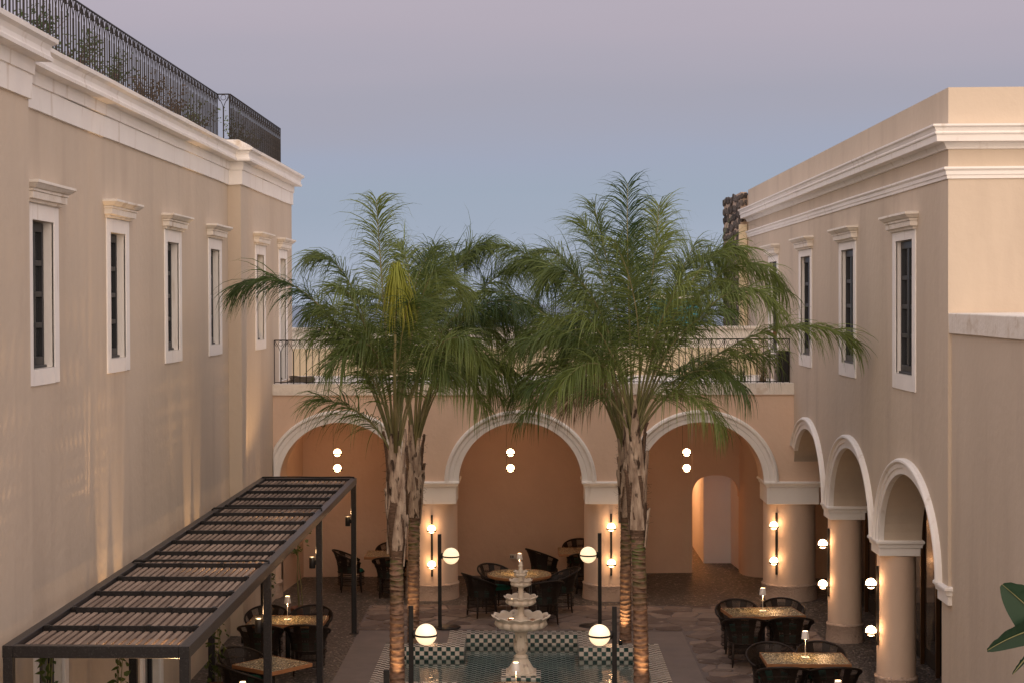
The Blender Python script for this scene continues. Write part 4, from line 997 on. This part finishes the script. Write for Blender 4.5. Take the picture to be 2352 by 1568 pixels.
chair(-4.34, 27.88, 178, 'rattan chair between the rear pergola table and the left wall', G4); chair(-3.62, 27.90, 182, 'rattan chair behind the rear pergola table, between the posts', G4)
chair(-4.27, 26.86, 2, 'rattan chair before the rear pergola table, left one', G4); chair(-3.53, 26.87, 0, 'rattan chair before the rear pergola table, right one', G4)
G5 = 'rattan chairs at the turned table under the pergola'
table(-3.665, 24.05, .80, .80, 52, 'square terrazzo table turned like a diamond under the pergola')
chair(-4.13, 24.52, 136, 'rattan chair in the corner behind the diamond-turned table', G5); chair(-4.02, 23.75, 55, 'rattan chair at the bottom edge, before the diamond-turned table', G5)
table(-3.6, 21.1, .8, .8, 0, 'table hidden below the bottom edge under the pergola, only its lamp showing')
table_lamp(-3.599, 21.183, .752, 'small white lamp cut by the bottom edge beside the pergola post')
G7 = 'rattan chairs in the left arch'
table(-2.76, 34.68, 1.2, .88, 0, 'terrazzo table in the left arch, half hidden by the palm trunks')
chair(-3.66, 34.62, 82, 'rattan chair at the left end of the table in the left arch', G7); chair(-2.80, 33.95, 2, 'rattan chair turned away from us in the left arch', G7); chair(-2.88, 35.45, 180, 'rattan chair behind the table in the left arch, only its rim showing', G7)
G8 = 'rattan chairs at the table behind the right arcade column'
table(1.14, 35.14, 1.2, .95, 0, 'terrazzo table in the middle arch, cut by the right column')
chair(1.0, 35.95, 182, 'rattan chair against the vault wall behind the right column', G8); chair(1.10, 34.55, 2, 'rattan chair right beside the left edge of the right arcade column', G8); chair(.25, 34.95, 60, 'tall-looking rattan chair standing clear against the vault wall of the middle arch', G8)
G9 = 'rattan chairs round the round table'
table(-.235, 32.15, 1.20, 1.2, 0, 'round terrazzo table in the middle arch behind the fountain', True)
table_lamp(-.229, 32.157, .752, 'small white lamp on the round table, above the fountain finial')
chair(-.93, 31.78, 60, 'rattan chair left of the round table, nearest the pool', G9); chair(-.66, 32.55, 140, 'rattan chair behind the left side of the round table', G9)
chair(.52, 32.30, 262, 'rattan chair right of the round table', G9); chair(.20, 31.10, 335, 'rattan chair before the round table, right of the fountain stem', G9)
table(-.213, 22.40, 1.2, 1.2, 0, 'round terrazzo table just below the bottom edge, before the pool', True)
table_lamp(-.213, 22.402, .752, 'small white lamp in front of the fountain foot')

# ================================================================== uplights at the palm feet
for (x, y, lab) in ((-2.20, 28.95, 'rear left'), (1.50, 29.2, 'rear right'), (-2.02, 25.25, 'front left'), (1.62, 25.25, 'front right')):
    t = thing('ground_uplight', f'small black spotlight lighting the foot of the {lab} palm', 'spotlight', (x, y+.02, .0))
    ax, ay = x, y+.02
    b = MB(); b.lathe([(.001, 0), (.035, 0), (.035, .09), (.03, .09), (.028, .075), (.001, .075)], (ax, ay, 0), 16); b.build('body', M['black'], t)
    b = MB(); b.lathe([(.001, .08), (.028, .08)], (ax, ay, 0), 12); b.build('lens', M['bulb'], t)
    spot('uplight', (ax, ay, .1), (.10 if x < 0 else .10, .16, 1), 34 if y > 28 else 24, 75, r=.02)

# ================================================================== plants
def vine(x, y, z0, z1, label, spread=.16, n=70, seed=1, lean=0, dens=1):
    t = thing('climbing_vine', label, 'plant', (x, y, 0)); rr = random.Random(seed)
    b = MB(); st = []
    for k in range(3):
        ph = rr.uniform(0, 6); pts = [(x+.05*sin(ph+z*2.2)+lean*z, y+.05*cos(ph*1.3+z*2.7), z) for z in [z1*i/10 for i in range(11)]]
        b.tube(pts, [.012-.0008*i for i in range(11)], 5); st.append(pts)
    b.build('stem', M['rachis'], t)
    l_ = MB()
    for k in range(n):
        z = z0+(z1-z0)*rr.random(); a = rr.uniform(0, 6.28); r = spread*rr.random()**.6
        c_ = Vector((x+r*cos(a)+lean*z, y+r*sin(a), z)); s_ = rr.uniform(.03, .065); d = Vector((rr.gauss(0, 1), rr.gauss(0, 1), rr.gauss(-.3, .7))).normalized(); u = d.orthogonal().normalized(); v = d.cross(u)
        tip = c_+d*s_*1.6; b0 = c_-d*s_*.5
        l_.face([b0, c_+v*s_*.6, c_+v*s_*.45+d*s_*.8, tip, c_-v*s_*.45+d*s_*.8, c_-v*s_*.6])
    l_.build('leaves', M['leaf'], t)
    b = MB(); b.lathe([(.001, 0), (.14, 0), (.17, .32), (.18, .33), (.16, .34), (.15, .28), (.001, .28)], (x, y, 0), 20); b.build('pot', M['terracotta'], t)
vine(-4.62, 29.9, .7, 1.9, 'dark leafy vine climbing the rear left pergola post', .14, 90, 1)
vine(-4.55, 24.6, .4, 1.75, 'leafy vine beside the left wall behind the diamond-turned table', .17, 90, 2)
vine(-4.75, 19.6, .6, 2.1, 'dark narrow vine beside the garden door in the left wall', .10, 90, 3)
vine(-4.70, 16.5, 1.2, 2.45, 'bright vine at the bottom left corner under the pergola', .10, 60, 4)
vine(-4.2, 30.9, 1.3, 1.75, 'single leafy spray under the far end of the pergola', .2, 26, 9)
def shrub(x, y, z, r, label, mat, seed, n=330):
    t = thing('potted_shrub', label, 'shrub', (x, y, z)); rr = random.Random(seed)
    b = MB()
    b.lathe([(.001, 0), (.13, 0), (.17, .24), (.15, .25), (.001, .22)], (x, y, z), 16); b.build('pot', M['terracotta'], t)
    s_ = MB(); l_ = MB()
    for k in range(12):
        a = rr.uniform(0, 6.28); e = rr.uniform(.3, 1.3); L_ = r*rr.uniform(.7, 1.15)
        d = Vector((cos(a)*cos(e), sin(a)*cos(e), sin(e))); base = Vector((x, y, z+.2))
        p1 = base+d*L_*.5+Vector((0, 0, .1)); p2 = base+d*L_+Vector((0, 0, .18)); s_.tube([base, p1, p2], [.008, .006, .002], 4)
        for q in range(n//12):
            c_ = base.lerp(p2, rr.uniform(.3, 1.02))+Vector((rr.gauss(0, .06), rr.gauss(0, .06), rr.gauss(.04, .06)))
            sz = rr.uniform(.022, .045); dd = Vector((rr.gauss(0, 1), rr.gauss(0, 1), rr.gauss(.2, .7))).normalized(); u = dd.orthogonal().normalized()
            l_.face([c_-dd*sz*.3, c_+u*sz*.45+dd*sz*.4, c_+dd*sz*1.5, c_-u*sz*.45+dd*sz*.4])
    s_.build('stems', M['fibre'], t); l_.build('foliage', mat, t)
SH = [(-5.95, 20.3, .42, 'green shrub behind the roof railing, nearest the camera'), (-5.95, 22.3, .44, 'second shrub behind the roof railing, dusty green'), (-5.95, 24.3, .46, 'fullest rounded green shrub behind the roof railing, with red flowers'), (-5.95, 26.6, .38, 'reddish low shrub in the middle of the roof railing'), (-5.95, 28.6, .42, 'thin brownish shrub behind the roof railing'), (-5.95, 30.6, .40, 'dark shrub before the link in the roof railing'), (-5.75, 33.2, .40, 'bright green shrub at the step of the roof railing'), (-5.75, 35.2, .3, 'small shrub behind the far run of roof railing')]
for k, (x, y, r, lab) in enumerate(SH): shrub(x, y, 8.58, r*1.15, lab, M['leaf'] if k not in (3, 4) else M['frond_dry'], 20+k)
b = MB(); rr = random.Random(8)
for k in range(26):
    c_ = Vector((-5.85+rr.gauss(0, .06), 24.3+rr.gauss(0, .1), 8.86+rr.gauss(0, .05))); b.face([c_+Vector((0, -.02, 0)), c_+Vector((0, .02, .01)), c_+Vector((0, .0, .035))])
b.build('flowers', simple('red_flower', (.32, .02, .05), .7), [o for o in COL.objects if o.get('label', '').startswith('fullest')][0])
# grasses and black planter on the terrace
t = thing('terrace_planter', 'tall black planter box at the right end of the terrace railing', 'planter', (4.98, 34.2, 4.2))
b = MB(); b.box(4.86, 5.06, 34.05, 34.35, 4.2, 4.85, bev=.006); b.build('box', M['black'], t); b = MB(); b.box(4.88, 5.04, 34.07, 34.33, 4.84, 4.853); b.build('earth', M['soil'], t)
t = thing('lamp_pole', 'thin dark pole standing on the terrace in front of the right building', 'pole', (4.83, 34.3, 4.2))
b = MB(); b.tube([(4.83, 34.3, 4.2), (4.83, 34.3, 6.5)], .012, 8); b.build('shaft', M['winframe'], t); b = MB(); b.box(4.79, 4.87, 34.27, 34.33, 5.13, 5.22, bev=.004); b.build('bracket', M['terracotta'], t)
def grass(x, y, z, h, label, seed, n=70):
    t = thing('ornamental_grass', label, 'plant', (x, y, z)); rr = random.Random(seed); b = MB()
    for k in range(n):
        a = rr.uniform(0, 6.28); L_ = h*rr.uniform(.6, 1.1); o_ = rr.uniform(.1, .5)*L_; bx_, by_ = x+rr.gauss(0, .04), y+rr.gauss(0, .04); w_ = .004
        pts = [(bx_+cos(a)*o_*s_**2, by_+sin(a)*o_*s_**2, z+L_*(s_-.25*s_*s_)) for s_ in (0, .35, .7, 1)]
        for i in range(3):
            p, q = pts[i], pts[i+1]; ww = w_*(1-i/3.2); wq = w_*(1-(i+1)/3.2)
            b.quad((p[0]-ww, p[1], p[2]), (p[0]+ww, p[1], p[2]), (q[0]+wq, q[1], q[2]), (q[0]-wq, q[1], q[2]))
    b.build('blades', M['frond_dry'] if seed % 2 else M['frond'], t)
    b = MB(); b.lathe([(.001, 0), (.10, 0), (.12, .05), (.001, .05)], (x, y, z), 14); b.build('root_ball', M['soil'], t)
grass(4.55, 34.0, 4.2, .75, 'wispy grass tuft left of the black planter on the terrace', 1); grass(4.15, 34.05, 4.2, .5, 'low grass clump among the terrace railing loops, farther left', 2)
t = thing('garden_hose', 'coiled grey hose lying on the left end of the terrace parapet', 'hose', (-4.6, 33.8, 4.25))
b = MB(); pts = []
for k in range(90):
    a = k*.33; r_ = .22+.015*sin(k*.9); pts.append((-4.52+r_*1.1*cos(a), 33.80+r_*.32*sin(a), 4.265+.0014*k+.008*sin(k*1.3)))
pts += [(-4.8, 33.72, 4.28), (-4.95, 33.75, 4.265)]
b.tube(pts, .013, 6); b.build('coil', M['hose'], t)
t = thing('horseshoe_hook', 'small dark iron ring hook under the left arch', 'hook', (-4.05, 33.9, 3.4))
b = MB(); b.tube([(-4.14+.045*cos(a), 34.0, 3.42+.045*sin(a)) for a in [R(110+k*20) for k in range(15)]], .009, 6); b.build('ring', M['iron'], t)

# banana-like plant close to the camera, growing up from the ground at the right edge
bp_ = thing('banana_plant', 'dark glossy torn banana-like leaves at the lower right edge of the photo', 'plant', (2.75, 8.0, 0))
b = MB(); b.tube([(2.75, 8, 0), (2.72, 8.0, 2), (2.62, 8.0, 3.6), (2.60, 8.0, 4.2)], [.06, .05, .035, .02], 10); b.build('stem', M['rachis'], bp_)
b = MB(); b.lathe([(.001, 0), (.3, 0), (.36, .5), (.33, .52), (.001, .46)], (2.75, 8, 0), 24); b.build('pot', M['terracotta'], bp_)
def bleaf(base, tip, width, sag, seed, curl=0, tears=()):
    base, tip = Vector(base), Vector(tip); d = tip-base; L_ = d.length; rr = random.Random(seed)
    side = d.cross(Vector((0, 1, .2))).normalized(); n = 30
    rows = []; mid_ = []
    for k in range(n+1):
        t_ = k/n; c_ = base.lerp(tip, t_)+Vector((0, 0, sag*4*t_*(1-t_)*.5)); mid_.append(c_)
        w_ = width*sin(pi*min(1, .12+t_*.88))**.55 if t_ < .98 else width*.12
        if k in (5, 9, 14, 17) and seed in (4, 5, 6): w_ *= (.35, .55, .45, .7)[(k+seed) % 4]
        rows.append([c_+side*w_*q+Vector((0, -.22*abs(q)*w_, -.10*q*q*w_))+Vector((0, 0, rr.uniform(-.004, .004))) for q in (-1, -.66, -.33, 0)])
        rows[-1] += [c_+side*w_*q*.9+Vector((0, -.22*abs(q)*w_, -.12*q*q*w_)) for q in (.33, .66, 1)]
    b = MB()
    for k in range(n):
        for j in range(6):
            if (k, j) in tears: continue
            b.quad(rows[k][j], rows[k][j+1], rows[k+1][j+1], rows[k+1][j], 0, True)
    o = b.build('leaf', M['bigleaf'], bp_)
    m_ = MB(); m_.tube([p+Vector((0, -.006, .0)) for p in mid_], [.007*(1-.8*i/len(mid_)) for i in range(len(mid_))], 6); m_.build('midrib', M['rachis'], o)
Yb_ = 8.0
def at8(px_, py_): return ((px_-1220)*Yb_/3950*1.008, Yb_, H-(py_-693)*Yb_/3950*1.005)
bleaf((2.60, 8.0, 4.12), (2.165, 8.0, 4.53), .13, .02, 4)
bleaf((2.58, 8.02, 4.05), (2.30, 7.98, 4.30), .05, .0, 3)
bleaf((2.60, 8.0, 4.33), (2.085, 7.95, 4.235), .070, .11, 5)
bleaf((2.40, 8.0, 4.31), (2.20, 7.95, 4.125), .018, .03, 7)
bleaf((2.44, 8.0, 4.30), (2.265, 7.95, 4.105), .030, .03, 9)
bleaf((2.60, 8.0, 3.6), (2.235, 8.0, 4.0), .05, .02, 6)
FR = {
'A': [((-0.13,-0.09,1.46),(-0.21,-0.22,2.64),(-0.24,-0.3,3.52)),((-0.39,0.15,1.77),(-0.81,0.38,2.72),(-1.28,0.5,2.87)),((-0.71,0.06,1.78),(-1.68,0.15,2.69),(-2.42,0.2,2.37)),((-0.32,-0.18,0.95),(-0.68,-0.45,1.51),(-1.08,-0.6,1.69)),((-0.24,-0.24,0.23),(-0.6,-0.6,0.48),(-1.08,-0.8,0.75)),((0.22,-0.27,1.33),(0.44,-0.68,2.2),(0.67,-0.9,2.62)),((0.35,-0.39,1.07),(0.74,-0.98,1.6),(1.17,-1.3,1.59)),((-0.27,-0.36,1.33),(-0.51,-0.9,2.12),(-0.71,-1.2,2.37)),((0.06,0.3,1.53),(0.22,0.75,2.46),(0.49,1.0,2.79)),((-0.11,-0.27,0.59),(-0.42,-0.68,1.25),(-0.93,-0.9,1.98)),((0.24,-0.3,0.87),(0.53,-0.75,1.25),(0.85,-1.0,1.13)),((0.28,0.36,1.67),(0.27,0.9,2.64),(-0.03,1.2,2.88)),((-0.06,-0.39,1.37),(-0.34,-0.98,1.77),(-0.84,-1.3,1.2)),((0.07,-0.42,1.09),(0.18,-1.05,1.77),(0.33,-1.4,2.04)),((-0.47,0.33,1.46),(-0.94,0.83,2.12),(-1.42,1.1,1.98)),((0.11,0.18,1.67),(0.44,0.45,2.46),(0.98,0.6,2.37))],
'B': [((0.36,-0.3,1.56),(1.03,-0.75,2.68),(1.96,-1.0,2.38)),((0.17,0.06,1.9),(0.59,0.15,3.08),(1.26,0.2,3.54)),((0.5,-0.18,1.41),(1.08,-0.45,1.79),(1.74,-0.6,1.12)),((0.03,0.18,1.77),(0.14,0.45,2.88),(0.33,0.6,3.31)),((0.66,0.15,2.16),(1.48,0.38,3.35),(2.37,0.5,2.9)),((0.38,-0.3,1.24),(0.78,-0.75,1.49),(1.22,-1.0,0.74)),((-0.19,0.36,1.59),(-0.51,0.9,2.48),(-0.94,1.2,2.68)),((0.13,-0.39,1.29),(0.49,-0.98,2.08),(1.07,-1.3,2.38)),((0.2,0.3,2.2),(0.49,0.75,3.27),(0.85,1.0,3.24)),((0.46,0.3,1.94),(0.98,0.75,2.48),(1.56,1.0,1.64)),((-0.17,0.39,1.17),(-0.46,0.98,1.59),(-0.86,1.3,1.27)),((0.29,0.06,1.32),(0.78,0.15,1.59),(1.48,0.2,0.82)),((0.24,-0.06,1.54),(0.88,-0.15,1.89),(1.93,-0.2,1.04)),((0.44,-0.42,1.41),(0.89,-1.05,2.31),(1.33,-1.4,1.19)),((0.07,-0.24,1.36),(0.19,-0.6,2.28),(0.36,-0.8,2.75)),((0.51,0.27,1.71),(1.26,0.68,2.75),(1.85,0.9,1.86))],
'C': [((-0.28,0.06,1.87),(-1.1,0.15,3.52),(-2.0,0.2,3.07)),((-0.65,0.18,2.17),(-1.7,0.45,3.67),(-2.6,0.6,3.37)),((-0.8,0.0,1.72),(-1.92,0.0,3.07),(-3.19,0.0,2.39)),((-0.59,-0.15,1.2),(-1.17,-0.38,1.6),(-1.74,-0.5,1.2)),((-0.18,0.24,1.8),(-0.42,0.6,3.09),(-0.73,0.8,3.89)),((-0.48,-0.3,1.1),(-1.07,-0.75,1.3),(-1.77,-1.0,0.6)),((-0.4,-0.36,1.37),(-0.87,-0.9,2.09),(-1.4,-1.2,2.17)),((0.17,0.3,1.87),(0.43,0.75,3.09),(0.77,1.0,3.67)),((0.6,0.33,1.8),(1.23,0.83,2.69),(1.89,1.1,2.69)),((-0.23,-0.36,1.05),(-0.57,-0.9,1.3),(-1.02,-1.2,0.75)),((0.52,0.24,1.07),(1.13,0.6,1.5),(1.82,0.8,1.27)),((-0.28,0.33,2.02),(-0.95,0.83,3.37),(-1.55,1.1,3.37)),((-0.58,-0.27,1.57),(-1.32,-0.68,2.47),(-2.0,-0.9,1.57)),((-0.05,-0.39,1.42),(-0.37,-0.98,2.29),(-0.95,-1.3,2.62)),((-0.3,0.09,1.12),(-0.97,0.22,1.4),(-2.0,0.3,0.82)),((-0.25,0.18,1.35),(-0.87,0.45,1.9),(-1.85,0.6,1.65)),((-0.65,0.36,1.57),(-1.55,0.9,2.77),(-2.37,1.2,2.17))],
'D': [((-0.09,-0.09,1.13),(-0.13,-0.22,2.29),(-0.11,-0.3,3.47)),((-0.19,0.09,1.32),(-0.39,0.22,2.38),(-0.58,0.3,3.18)),((-0.36,0.06,1.59),(-0.94,0.15,2.62),(-1.39,0.2,2.11)),((-0.46,-0.12,1.09),(-0.99,-0.3,1.51),(-1.59,-0.4,1.26)),((-0.38,-0.21,0.53),(-0.91,-0.52,0.73),(-1.59,-0.7,0.62)),((0.22,0.09,1.4),(0.35,0.22,2.46),(0.39,0.3,3.18)),((0.55,0.03,1.46),(1.13,0.08,2.75),(1.59,0.1,2.62)),((0.68,0.15,1.46),(1.59,0.38,3.01),(2.3,0.5,2.04)),((0.94,0.03,0.87),(2.24,0.08,1.72),(3.27,0.1,1.26)),((0.64,0.21,0.55),(1.34,0.52,0.91),(2.11,0.7,1.07)),((0.48,-0.18,0.7),(0.99,-0.45,0.91),(1.56,-0.6,0.62)),((0.33,-0.27,0.53),(0.73,-0.68,0.56),(1.2,-0.9,0.1)),((0.16,-0.33,1.07),(0.04,-0.83,1.94),(-0.36,-1.1,2.62)),((0.37,0.27,1.03),(0.69,0.68,1.94),(0.97,0.9,2.75)),((0.12,-0.36,0.85),(0.35,-0.9,1.6),(0.68,-1.2,2.24)),((-0.19,-0.36,0.68),(-0.48,-0.9,1.25),(-0.84,-1.2,1.72)),((0.23,-0.33,0.83),(0.65,-0.83,1.43),(1.26,-1.1,1.78)),((0.68,-0.24,1.33),(1.46,-0.6,2.37),(1.98,-0.8,1.72)),((-0.27,-0.39,0.85),(-0.65,-0.98,1.08),(-1.13,-1.3,0.68)),((-0.08,0.33,1.33),(-0.04,0.83,2.29),(0.1,1.1,2.88)),((0.42,0.36,1.59),(0.94,0.9,2.88),(1.46,1.2,2.37))],
}
# ================================================================== palms (frond spines: control points in metres from the head)
def bez(P0, P1, P2, P3, t): u = 1-t; return P0*u**3+P1*3*u*u*t+P2*3*u*t*t+P3*t**3
def frond(parent, head, cps, rr, mat, lmax=.56, dens=1.0, droop=1.0, start=.32, name='frond'):
    P0 = Vector(head)+Vector((rr.uniform(-.04, .04), rr.uniform(-.04, .04), -.35)); cps = [list(c) for c in cps]; cps[0][0] *= .75
    if abs(cps[2][0]) > .6: cps[2][2] -= .14; cps[1][2] += .12
    C_ = [Vector(head)+Vector(c) for c in cps]
    Ln = (C_[0]-P0).length+(C_[1]-C_[0]).length+(C_[2]-C_[1]).length
    ns = 26; sp_ = [bez(P0, C_[0], C_[1], C_[2], i/ns) for i in range(ns+1)]
    r = MB(); r.tube(sp_, [max(.004, .017*(1-i/ns)**.8+.003) for i in range(ns+1)], 6)
    ro = r.build('rachis', M['rachis'], parent)
    b = MB(); n = int(Ln*39*dens); wnd = Vector((rr.gauss(-.05, .05), rr.gauss(0, .05), rr.gauss(0, .03))); clus = 0
    for k in range(n):
        t = start+(1-start)*(k+rr.random()*.6)/n; p = bez(P0, *C_, t); q = bez(P0, *C_, min(1, t+.02)); tg = (q-p)
        if tg.length < 1e-6: tg = bez(P0, *C_, 1)-bez(P0, *C_, .97)
        tg.normalize(); sd = tg.cross(Vector((0, 0, 1)))
        if sd.length < .15: sd = tg.cross(Vector((.3, 1, 0)))
        sd.normalize(); nr = sd.cross(tg).normalized()
        s_ = (t-start)/(1-start); ll = lmax*(.45+.55*sin(pi*min(1, .2+s_*.62))**.8)*rr.uniform(.65, 1.2)
        if s_ > .85: ll *= 1-.25*(s_-.85)/.15
        if k % 4 == 0: clus = rr.choice((-.5, -.1, .2, .6))
        for side in (-1, 1):
            el = clus+rr.gauss(0, .32)
            d = (sd*side*cos(el)+nr*sin(el)+tg*(.45+.9*s_)).normalized()
            w_ = rr.uniform(.0045, .0085); pts = [p]; c_ = p.copy(); g_ = .36*droop*rr.uniform(.35, 1.5); seg = 5
            dd = d.copy(); wind = wnd
            for i in range(seg):
                c_ = c_+dd*ll/seg; pts.append(c_.copy()); dd = (dd+Vector((0, 0, -g_*(1+i*.55)))+wind).normalized()
            wv = dd.cross(d)
            wv = (tg*.8+Vector((0, 0, .35))+Vector((rr.gauss(0, .4), rr.gauss(0, .4), rr.gauss(0, .4)))); wv = (wv-d*wv.dot(d)).normalized()
            ws = [.55, 1, .95, .75, .45, .05]
            base = len(b.v)
            for i, pt in enumerate(pts):
                b.v.append(tuple(pt-wv*w_*ws[i])); b.v.append(tuple(pt+wv*w_*ws[i]))
            for i in range(seg):
                a = base+2*i; b.f.append((a, a+1, a+3, a+2)); b.mi.append(0); b.sm.append(True)
    return b.build('leaflets', mat, ro)
def trunk_pts(x, y, z, lean): return x+lean[0]*z+.02*sin(z*1.3), y+lean[1]*z
def palm(key, x, y, zh, r0, r1, zring, lean, label, seed, xh):
    t = thing('palm_tree', label, 'palm tree', (x, y, 0), 0, 'palms planted round the pool'); rr = random.Random(seed)
    def cx_(z): f = z/zh; return x+(xh-x)*f**1.2, y
    # ringed trunk: slightly stepped, uneven rings
    b = MB(); rows = []; z = -.1; n = 20; k = 0
    while z < zring:
        hgt = rr.uniform(.055, .12)*(1.0 if z < 1.6 else .8); f = max(z, 0)/zring; r_ = (r0+(r1-r0)*f)*rr.uniform(.975, 1.02)
        for dz, ex in ((0, 1.0), (hgt*.10, 1.05), (hgt*.24, 1.045), (hgt*.40, .985), (hgt*.95, .955)):
            c = cx_(max(z+dz, 0)); ph = rr.uniform(0, 6.28)
            rows.append([(c[0]+r_*ex*(1+.012*sin(2*a+ph))*cos(a), c[1]+r_*ex*sin(a), z+dz+.010*sin(a*2+k)) for a in [2*pi*q/n for q in range(n)]])
        z += hgt; k += 1
    b.grid(rows, True)
    for fi in range(len(b.f)):
        if (fi//n) % 5 in (0, 1): b.mi[fi] = 1
    b.build('trunk', [M['trunk'], M['scar']], t)
    # fibrous upper trunk with leaf boots
    b = MB(); rows = []; nz = 16
    for i in range(nz+1):
        z = zring-.05+(zh+.15-zring)*i/nz; f = i/nz; r_ = r1*(1.0+.45*sin(pi*min(1, f*1.15))**1.0)*(1-.45*f**3); c = cx_(z)
        rows.append([(c[0]+r_*(1+.06*sin(3*a+i)+rr.uniform(-.05, .05))*cos(a), c[1]+r_*(1+rr.uniform(-.05, .05))*sin(a), z) for a in [2*pi*q/18 for q in range(18)]])
    b.grid(rows, True); b.build('fibre_sheath', M['fibre'], t)
    nb = 16
    for i in range(nb):
        a = i*2.399+rr.uniform(-.3, .3); zb = zring-.12+(zh-zring-.35)*(i/nb)**.9+rr.uniform(-.04, .04); hb = rr.uniform(.55, .95); w0 = r1*rr.uniform(.85, 1.1)
        rows = []
        for j in range(9):
            s_ = j/8; z = zb+hb*s_; c = cx_(z); out = r1*(1.18+.30*sin(pi*min(1, s_*.9)))+(.07*s_**3)*rr.uniform(.6, 1.3)
            ww = w0*(1-.80*s_**1.3)
            rows.append([(c[0]+out*cos(a)*(1-.12*q*q)-sin(a)*ww*q, c[1]+out*sin(a)*(1-.12*q*q)+cos(a)*ww*q, z+rr.uniform(-.008, .008)) for q in (-1, -.6, -.2, .2, .6, 1)])
        rows2 = [[(p[0]*1.0+( -.02*cos(a)), p[1]-.02*sin(a), p[2]) for p in r_] for r_ in rows]
        b = MB(); b.grid(rows); b.grid(rows2, flip=True)
        b.grid([[r_[0] for r_ in rows], [r_[0] for r_ in rows2]]); b.grid([[r_[-1] for r_ in rows], [r_[-1] for r_ in rows2]]); b.quad(rows[-1][0], rows[-1][-1], rows2[-1][-1], rows2[-1][0])
        b.build('leaf_boot', M['boot'] if rr.random() < .75 else M['fibre'], t)
    b = MB()  # frayed fibres
    for i in range(160):
        a = rr.uniform(0, 6.28); z = rr.uniform(zring+.1, zh+.1); c = cx_(z); r_ = r1*1.25; p = Vector((c[0]+r_*cos(a), c[1]+r_*sin(a), z)); d = Vector((cos(a), sin(a), rr.uniform(-.6, .8)))*rr.uniform(.03, .11)
        b.tube([p, p+d*.6, p+d+Vector((0, 0, rr.uniform(-.04, .02)))], .0018, 3, caps=False)
    b.build('loose_fibres', M['fibre'], t, kind='stuff')
    head = (xh, y, zh)
    for i, cps in enumerate(FR[key]):
        mt = M['frond_dry'] if (key, i) in (('C', 9),) else M['frond']
        frond(t, head, cps, rr, mt, lmax=.80 if key in 'AD' else .86, droop=1.0)
    for i in range(EXTRA[key]):  # the rest of the crown, filling it in depth
        a = rr.uniform(0, 6.28); e = rr.uniform(.35, 1.25); L_ = rr.uniform(2.2, 3.0); dx, dy = cos(a)*cos(e), sin(a)*cos(e)
        cps = ((dx*L_*.25, dy*L_*.25, L_*.55*sin(e)+.2), (dx*L_*.7, dy*L_*.7, L_*.9*sin(e)), (dx*L_*1.1, dy*L_*1.1, L_*.75*sin(e)-.1))
        frond(t, head, cps, rr, M['frond'], lmax=.62, droop=1.1)
    # the unopened spear leaf
    if key == 'A':
        hp = Vector((x+(xh-x), y, zh)); b = MB(); top_ = hp+Vector((.12, -1.25, 2.33)); b.tube([hp+Vector((.02, -.22, -.2)), hp+Vector((.05, -.75, 1.0)), top_], [.032, .024, .013], 8); so = b.build('spear', M['rachis'], t)
        b = MB()
        for k in range(260):
            a = rr.uniform(0, 6.28); L_ = rr.uniform(.35, .75); d = Vector((cos(a)*rr.uniform(.05, .4), sin(a)*rr.uniform(.05, .3), 0)); p = top_+Vector((0, 0, rr.uniform(-.15, .25))); w_ = .010; wv = Vector((sin(a), -cos(a), 0))
            pts = [p, p+d*.35+Vector((0, 0, .02)), p+d*.7+Vector((0, 0, -L_*.3)), p+d*.95+Vector((0, 0, -L_*.7)), p+d*1.05+Vector((0, 0, -L_))]
            for i in range(4): b.quad(pts[i]-wv*w_*(1-i/4.5), pts[i]+wv*w_*(1-i/4.5), pts[i+1]+wv*w_*(1-(i+1)/4.5), pts[i+1]-wv*w_*(1-(i+1)/4.5))
        b.build('young_leaflets', M['frond_new'], so)
EXTRA = {'A': 0, 'B': 1, 'C': 1, 'D': 1}
palm('A', -2.02, 25.6, 3.82, .118, .098, 2.05, (0, 0), 'front left palm with pale peeling boots and a yellow young leaf', 31, -2.03)
palm('B', -2.04, 29.4, 3.48, .105, .098, 2.15, (0, 0), 'rear left palm with green banded trunk, right of the pale one', 32, -2.00)
palm('C', 1.60, 29.5, 3.48, .105, .092, 2.1, (0, 0), 'rear right palm, its dark trunk half hidden by the front one', 33, 1.63)
palm('D', 1.63, 25.6, 4.09, .118, .102, 2.35, (0, 0), 'front right palm with green bands, the tallest crown over the right arch', 34, 1.53)
